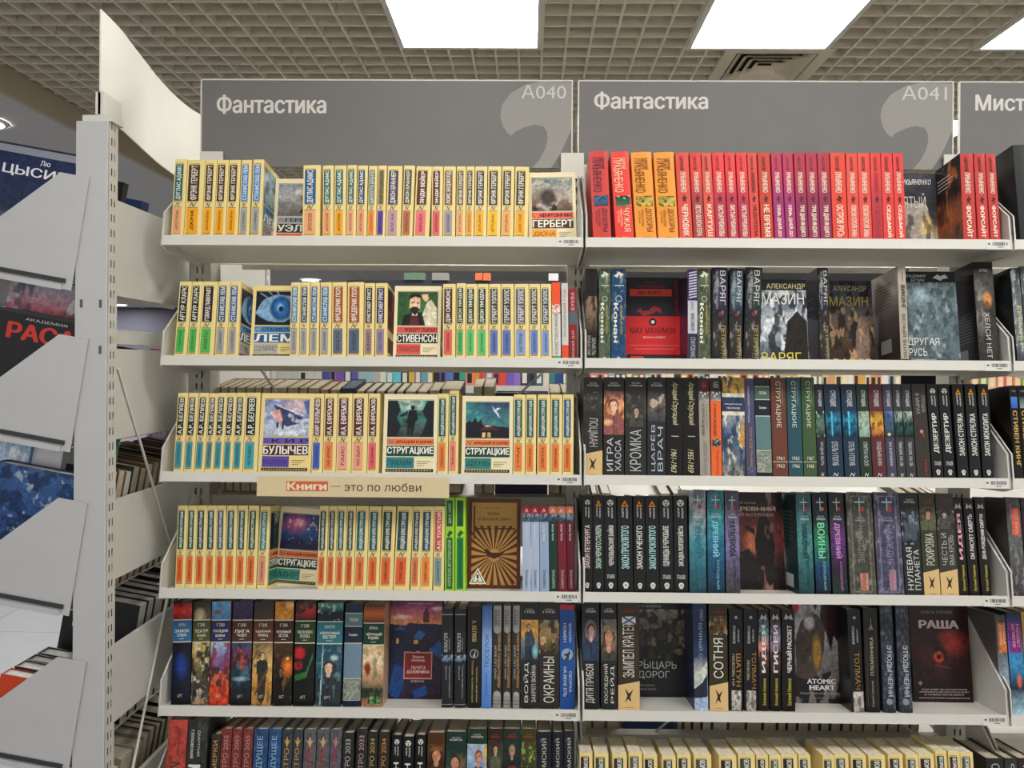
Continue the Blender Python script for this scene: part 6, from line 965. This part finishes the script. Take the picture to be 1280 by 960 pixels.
sp = [(275 + 34 * k / 4.92 if 0 else v0, v1, .262, '#8a7c62', M_P2) for v0, v1 in zip([275,283,293,302,314,325,334,345,365,379,390],[283,293,302,314,325,334,345,365,379,390,405])]
sp += [(405,416,.258,'#8c5a50',M_P2),(417,430,.258,'#8c5a50',M_P2),(430,448,.262,'#26364c',mat('navy_top','#33435a',.6,noise=.1)),(449,460,.255,'#4c463c',M_PAPER),(461,472,.255,'#3c382f',M_PAPER),(473,485,.255,'#3c382f',M_PAPER),(486,497,.255,'#2c2a26',M_PAPER),(498,508,.255,'#2c2a26',M_PAPER),(509,523,.255,'#8c6c34',M_PAPER),(524,537,.255,'#a07c34',M_PAPER),(538,552,.258,'#5a4a38',M_P2),(553,578,.262,'#1f1c1c',M_P2),(593,604,.268,'#8c866c',M_P2),(605,618,.268,'#8c866c',M_P2),(686,700,.255,'#8c7c64',M_P2),(701,712,.255,'#7c8468',M_P2)]
backrow(0, 0, BACKZ[1], sp, 612, ('dusty book', 'far side of left bay', 'books on the far side of the left bay'), M_P2)
# a dark boxed set lying among them
A = atY(619, 612, YB + .075).x; Bx = atY(685, 612, YB + .075).x
bs = empty('large_book', Matrix.Translation((A, YB + .07, BACKZ[1] + .004)) @ Matrix.Rotation(TILT, 4, 'X')); tag(bs, 'wide indigo album standing on the far side of the left bay', 'book')
m = MB(); W = Bx - A - .002; ci = mat('indigo_cover', '#2c2c50', .4, noise=.05); m.box(0, W, 0, .003, 0, .252, ci); m.box(0, W, .022, .025, 0, .252, ci); m.box(0, .003, .003, .022, 0, .252, ci); m.build('cover', bs)
m = MB(); m.box(.003, W - .003, .003, .022, .003, .248, M_PAPERW); m.build('page_block', bs)
sp = []; x = 727
cols = ['#a8946a','#a8946a','#a8946a','#6c6450','#6c6450','#4c4a44','#5c5a5c','#5c5a60','#8c745c','#3c3c3c','#4c4c48','#4c4c48','#4c4c48','#4c4c48','#4c4c48','#3c3c38','#2c5a44','#24406c','#b0803c','#b0803c','#8c7480','#8c7480','#8c7480','#5c4c34']
wid = [14,17,17,40,11,12,13,20,22,21,18,12,13,15,13,13,14,12,15,16,14,14,14,12]
x = 727
for c, w in zip(cols, wid):
    if w == 40: x += 68; w = 11
    sp.append((x, x + w - 1, .2, c, M_P2 if c not in ('#5c5a5c','#5c5a60') else M_PAPERW)); x += w
sp = [s for s in sp if s[1] < 1160]
backrow(0, 0, BACKZ[2], sp, 905, ('page block', 'far side behind the middle bay bottom', 'low books on the far side of the middle bay'), M_P2)
A = atY(779, 905, YB + .075).x; Bx = atY(847, 905, YB + .075).x
bs = empty('large_book', Matrix.Translation((A, YB + .07, BACKZ[2] + .005)) @ Matrix.Rotation(TILT, 4, 'X')); tag(bs, 'blue book lying flat on the far side below the middle bay', 'book')
W = Bx - A - .002; m = MB(); cb = mat('blue_cloth', '#27406e', .5, noise=.05); m.box(0, W, 0, .15, 0, .003, cb); m.box(0, W, 0, .15, .033, .036, cb); m.box(0, W, .0, .003, .003, .033, cb); m.build('cover', bs)
m = MB(); m.box(.003, W - .003, .003, .148, .003, .033, M_PAPERW); m.build('page_block', bs)
# narrow grey-topped books behind the fourth shelf of the middle bay
A_ = [(728,736,.0),(738,746,0),(750,762,0),(822,836,0),(838,852,0),(1118,1132,0),(1134,1146,0),(1148,1158,0)]
backrow(0, 0, EYE - .315 - .2, [(a, b, .21, '#34322e', M_PAPERW if a < 860 else M_P2) for a, b, _ in A_], 612, ('grey page block', 'far side behind the middle bay', 'grey books behind the fourth shelf'), M_P2)
for bi in (0, 1, 2):
    m = MB(); z = EYE - .515; y0 = YB + .062; L = .2; xa, xb = BX[bi] + .0045, BX[bi+1] - .0045
    m.prism([(y0, z), (y0 + L, z + L * math.tan(TILT)), (y0 + L, z + L * math.tan(TILT) - .018), (y0, z - .003)], xa, xb, M_WHITE, 'x'); m.build('shelf', unit)

# ------------------------------------------------ a further bookcase across the next aisle
FY = 3.5
fu = empty('far_bookcase', Matrix.Translation((0, 0, 0))); tag(fu, 'white bookcase across the next aisle, seen through the shelf gaps', 'bookcase')
FZ = [EYE - .092, EYE - .60, EYE - .92]
FX0, FX1 = -1.25, 2.35
for z in FZ:
    m = MB(); m.box(FX0, FX1, FY, FY + .28, z - .02, z, M_WHITE); m.box(FX0, FX1, FY - .002, FY, z - .028, z + .006, M_WHITE); m.build('shelf', fu)
m = MB(); m.box(-.85, .35, FY + .12, FY + .16, EYE + .33, EYE + .395, mat('dark_header', '#3a3a44', .6)); m.build('header_board', fu)
for x in (FX0, -.05, 1.15, FX1): m = MB(); m.box(x - .02, x + .02, FY + .281, FY + .32, 0, EYE + .3, M_POST); m.build('upright', fu)
m = MB(); m.box(FX0, FX1, FY + .283, FY + .29, .1, EYE - .1, M_POST); m.build('back_panel', fu)
def farbook(x, w, z, h, col, i, nm, row, spine2=None):
    r = empty('paperback_book', Matrix.Translation((x, FY + .01, z + .0005))); d = .14
    c = mat('spine_' + col.strip('#'), col, .5, noise=.05, scale=30)
    m = MB(); m.box(0, w, 0, .002, 0, h, c); m.box(0, .0015, .002, d, 0, h, c); m.box(w - .0015, w, .002, d, 0, h, c); m.build('cover', r)
    m = MB(); m.box(.0015, w - .0015, .002, d, .001, h - .003, M_PAPER); m.build('page_block', r)
    if spine2:
        m = MB(); m.box(w * .2, w * .8, -.0005, 0, h * .08, h * .3, mat('band_' + spine2.strip('#'), spine2, .5)); m.box(w * .2, w * .8, -.0005, 0, h * .5, h * .85, MATS['band_' + spine2.strip('#')]); m.build('spine_label', r)
    tag(r, f"{nm} far spine, {ordn2(i)} from left, {row}", 'book', 'books across the next aisle, ' + row)
def ordn2(n): return ordn(n) if n < 40 else {4: 'forty', 5: 'fifty', 6: 'sixty', 7: 'seventy', 8: 'eighty', 9: 'ninety', 10: 'hundred'}[n // 10] + ('' if n % 10 == 0 else '-' + ORD[n % 10])
pal1 = [('#cfd0cc','white')]*7 + [('#d8d8d0','white')]*3 + [('#4c50a0','indigo'),('#a070b8','violet'),('#8458a8','purple'),('#3c4494','indigo'),('#6460b0','violet'),('#a8c0c0','pale teal'),('#9cc4cc','pale blue'),('#c0bcb4','grey'),('#d4dcd4','white'),('#64c4cc','cyan'),('#70d0d8','cyan'),('#2c2030','black'),('#d8c040','yellow'),('#a870a8','mauve'),('#60b0c0','teal'),('#e0b040','yellow'),('#2c2440','black'),('#7c5cb0','purple'),('#5c7cc4','blue'),('#1c2430','black'),('#44a488','green'),('#e89080','salmon'),('#f09030','orange'),('#e05040','red'),('#8c98d8','periwinkle'),('#d84040','red'),('#e05044','red'),('#8060c0','purple'),('#9474c8','purple'),('#3c3444','black'),('#44505c','slate'),('#2c6484','blue'),('#e4d8c4','cream'),('#3c8080','teal'),('#24508c','blue'),('#24446c','navy'),('#54708c','slate'),('#34404c','slate'),('#2c3c4c','slate'),('#3c5470','slate blue'),('#e4e4dc','white'),('#ccd4cc','white'),('#f0ece0','white'),('#dcc094','tan'),('#e8a860','orange'),('#8ca458','green')]
x = atY(312, 480, FY).x; i = 0
while x < atY(728, 480, FY).x:
    i += 1; w = rs.uniform(.026, .036); c = pal1[min(len(pal1) - 1, i - 1)]; farbook(x, w - .001, FZ[0], rs.uniform(.19, .215), c[0], i, c[1], 'upper shelf left', rs.choice([None, None, None, '#e8e4d8', '#26262c'])); x += w
pal2 = [('#e0c890','cream'),('#c8543c','red'),('#e8e0d0','white'),('#d8a070','peach'),('#7c8c6c','green'),('#e88c80','salmon'),('#5c8ca8','blue'),('#f0e0c0','cream'),('#b8503c','rust'),('#e0a850','ochre'),('#9cb8b8','teal'),('#443c38','black'),('#e87c70','salmon')]
x = atY(732, 468, FY).x; i = 0
while x < atY(1120, 468, FY).x:
    i += 1; w = rs.uniform(.02, .034); c = rs.choice(pal2); farbook(x, w - .001, FZ[0] + .03 * 0, rs.uniform(.17, .2), c[0], i, c[1], 'upper shelf middle', rs.choice([None, '#e8e4d8', '#26262c'])); x += w
x = atY(1205, 475, FY).x; i = 0
while x < FX1 - .04:
    i += 1; w = rs.uniform(.03, .04); c = [('#e8704c','coral'),('#e86c5c','coral'),('#e89c44','orange'),('#5cac30','green'),('#e8b890','peach')][i % 5]; farbook(x, w - .001, FZ[0], .2, c[0], i, c[1], 'upper shelf right', '#f0dcc0'); x += w
# lower shelf: covers and yellow spines
x = atY(727, 610, FY).x; i = 0
while x < atY(1215, 610, FY).x:
    i += 1; left = x < atY(1000, 610, FY).x; w = rs.uniform(.05, .09) if left else rs.uniform(.024, .032)
    c = rs.choice([('#c8504c','red'),('#e0b048','yellow'),('#3c3430','dark'),('#58a440','green'),('#48b0c8','blue'),('#e88078','pink'),('#7c4c38','brown')]) if left else rs.choice([('#f0d060','yellow'),('#f0e088','pale yellow'),('#e8984c','orange'),('#f4c8a0','peach'),('#b8cc60','lime')])
    farbook(x, w - .001, FZ[1], rs.uniform(.13, .15) if not left else rs.uniform(.14, .16), c[0], i, c[1], 'lower shelf', None if left else '#d84c40'); x += w

for n, (pa, pb, c_, lab) in enumerate(((594, 603, '#e8784c', 'small orange box on the far bookcase, left of its twin'), (604, 613, '#e8784c', 'small orange box on the far bookcase, right of its twin'), (540, 560, '#9c9c98', 'pale grey box on top of the far bookcase'), (686, 698, '#e4e2dc', 'white card box on top of the far bookcase'), (505, 530, '#6c8c74', 'green box on top of the far bookcase'))):
    A, Bx = atY(pa, 345, FY + .11), atY(pb, 345, FY + .11); r = empty('box', Matrix.Translation((A.x, FY + .11, EYE + .3955))); m = MB(); m.box(0, Bx.x - A.x, 0, .06, 0, .03, mat('box_' + c_[1:], c_, .6)); m.build('carton', r); m = MB(); m.box(0, Bx.x - A.x, 0, .06, .0301, .034, mat('box_' + c_[1:], c_, .6)); m.build('lid', r); tag(r, lab, 'box')
# ------------------------------------------------ books of the side bookcase
def sidebook(S, y, th, h, Dp, col, lab, grp, front=None, pm=M_PAPERW, a0=.004, name='hardcover_book'):
    # local x out from the uprights, y toward the viewer (so the book spans y .. y - th behind), z up
    r = empty(name, S.mat(a0, y)); c = mat('cover_' + col.strip('#'), col, .45, noise=.04, scale=30); w = .002
    m = MB(); m.box(0, Dp, -w, 0, 0, h, c); m.box(0, Dp, -th, -th + w, 0, h, c); m.box(Dp - w, Dp, -th + w, -w, 0, h, c); m.build('cover', r)
    m = MB(); m.box(.002, Dp - w, -th + w, -w, .002, h - .003, pm); m.build('page_block', r)
    if front:
        P = Print(lambda u, v, e: (Dp * (1 - u), e, v * h), Dp, h); apply_design(P, front); P.build(('cover_artwork', 'cover_lettering'), r, M_GLOSS)
    tag(r, lab, 'book', grp); return r
S0, S1, S2, S3 = [SideRow(h) for h in SH]
NAVYC = [('p',0,0,1,1,[('g',D('#c8a890','#8c9498','#1e2c4c','#1c2a50','#1c2a50')),('e',.7,.45,.3,.16,'#c8b088',.5)]),('r',0,.93,1,.985,'#8c909c'),('r',0,.985,1,1,'#23283c'),('t','Лю',.47,.865,.57,.905,'#e8e8e8','h',.02),('t','ЦЫСИНЬ',.1,.755,.9,.84,'#e8e8ec','h',.02)]
sidebook(S0, SY + .001, .03, .256, .195, '#1c2438', 'navy book with white lettering, top of the side bookcase', 'books on the side bookcase', NAVYC)
sidebook(S1, SY + .001, .03, .247, .195, '#17181c', 'black book with red letters on the side bookcase', 'books on the side bookcase', [('r',0,0,1,1,'#17181c'),('t','АКАДЕМИЯ',.32,.925,.75,.95,'#b8b8b8','h',.0),('t','РАСА',.16,.77,.85,.9,'#c8342c','h',.05),('r',0,.975,1,1,'#2c2e34')])
BJ = [('p',0,0,1,1,[('g',D('#1c3460','#244474','#2c5088','#34598c')),('n',5,10,12,'#142850',.5,.8),('n',15,12,14,'#a8b8c8',.7,.8)])]
sidebook(S2, SY + .001, .034, .262, .195, '#223c6c', 'denim blue patterned book on the side bookcase', 'books on the side bookcase', BJ)
sidebook(S3, SY + .001, .03, .160, .165, '#8c2c20', 'dark red book at the foot of the side bookcase', 'books on the side bookcase', [('r',0,0,1,1,'#c8482c')])
for k, t_ in enumerate((.034, .03, .036)): sidebook(S3, SY + .034 + .037 * k, t_, .163, .16, '#2c2826', 'low white-paged book, %s behind the dark red one' % ORD[k + 1], 'low books on the side bookcase')
def fill(S, y, seq, h, lab, pm, Dp=.165, a0=.004):
    for i, (th, c) in enumerate(seq):
        sidebook(S, y, th - .0015, h + rs.uniform(-.006, .006), Dp, c, f"{lab[0]}, {ordn(i + 1)} from the near end, {lab[1]}", 'book blocks on the side bookcase, ' + lab[1], None, pm if not isinstance(pm, list) else pm[i % len(pm)], a0); y += th
bw = ['#1b1a1c'] * 20
# rows run away from the viewer
fill(S3, SY + .19, [(rs.uniform(.034, .05), '#17161a') for _ in range(15)], .262, ('black covered book with white pages', 'third row down'), M_PAPERW)
fill(S2, SY + .07, [(rs.uniform(.028, .036), rs.choice(['#2c2420', '#6c4c34', '#8c6c4c', '#3c3834'])) for _ in range(22)], .262, ('brownish book in plastic', 'second row down'), [M_P2, M_PAPER, M_PAPERW])
S4 = SideRow(-1.10)
m = MB(); m.box(0, .213, -.9, 0, -.002, 0, M_WHITE); m.build('shelf', su, S4.mat(0, SY + .004))
fill(S4, SY + .02, [(rs.uniform(.04, .055) if i < 4 or i > 7 else .03, '#1c1a1a' if i > 4 else '#8c8678') for i in range(16)], .262, ('cream page block', 'lowest row'), M_PAPER)
fill(S1, SY + .08, [(.03, rs.choice(['#1c1a1c', '#c8c8c0', '#1c1a1c', '#d86848'])) for _ in range(18)], .185, ('small black and white book', 'upper row'), M_PAPERW, .12)
# loose things standing on the side bookcase
def slab(S, a, y, w, th, h, col, label, cat, name, n=0, front=None):
    r = empty(name, S.mat(a, y, n)); m = MB(); c = mat('slab_' + col.strip('#'), col, .35, noise=.08, scale=20); m.box(0, w, -th, 0, 0, h, c); m.build('body', r)
    if front: P = Print(lambda u, v, e: (w * (1 - u), e, v * h), w, h); apply_design(P, front); P.build(('front_artwork', 'front_lettering'), r, M_GLOSS)
    if name == 'card_box': m = MB(); m.box(-.002, w + .002, -th - .002, .002, h, h + .012, mat('clear_lid', '#e4e6ea', .15, spec=.6)); m.build('lid', r)
    tag(r, label, cat)
slab(S0, .01, SY + .22, .1, .03, .215, '#223a66', 'blue book seen over the top back panel', 'book', 'hardcover_book', 0)
slab(S0, .004, SY + .12, .09, .02, .235, '#26241f', 'black book standing upright over the top back panel', 'book', 'hardcover_book')
slab(S1, .06, SY + .06, .16, .012, .31, '#8c94a8', 'plastic wrapped magazine with a pink top edge', 'magazine', 'magazine', 0, [('p',0,0,1,1,[('g',D('#5c6c8c','#8c98b8','#c8c8d8','#d84c5c','#a8b8cc')),('n',4,6,5,'#34405c',.55,.7),('n',14,6,6,'#e8e8f0',.62,.8)])])
slab(S2, .10, SY + .05, .1, .06, .325, '#d8d8dc', 'white card box with a clear lid on the side bookcase', 'box', 'card_box')
slab(S2, .16, SY + .04, .1, .01, .33, '#5c8cc0', 'blue and white wrapped magazine behind the denim book', 'magazine', 'magazine', 0, [('p',0,0,1,1,[('g',D('#3c6ca8','#8cb8e0','#e8eef4','#4c94d0')),('n',4,5,5,'#e8f0f8',.5,.8)])])
slab(S2, .02, SY + .1, .15, .012, .345, '#4c9474', 'green wrapped magazine beside the card box', 'magazine', 'magazine', 0, [('p',0,0,1,1,[('g',D('#3c8464','#4ca47c','#34745c')),('n',4,4,4,'#d8b8a0',.6,.9)])])
slab(S2, .01, SY + .55, .16, .012, .39, '#c8b8d0', 'wrapped magazine with pink and lilac print behind the brace', 'magazine', 'magazine', 0, [('p',0,0,1,1,[('g',D('#e8e4f0','#d888b0','#f0f0f8','#b8a8d8','#c8d8f0')),('n',4,8,5,'#f4f4fa',.5,.8),('n',9,8,6,'#8c6ca8',.66,.7)])])
slab(S3, .10, SY + .17, .05, .02, .245, '#16161c', 'dark narrow book with white lettering beside the post', 'book', 'hardcover_book', 0, [('t','THE',.3,.9,.9,.94,'#d8d8d8','h',0),('t','LO',.3,.84,.9,.88,'#d8d8d8','h',0)])
COL.objects.unlink(_to); bpy.data.objects.remove(_to)
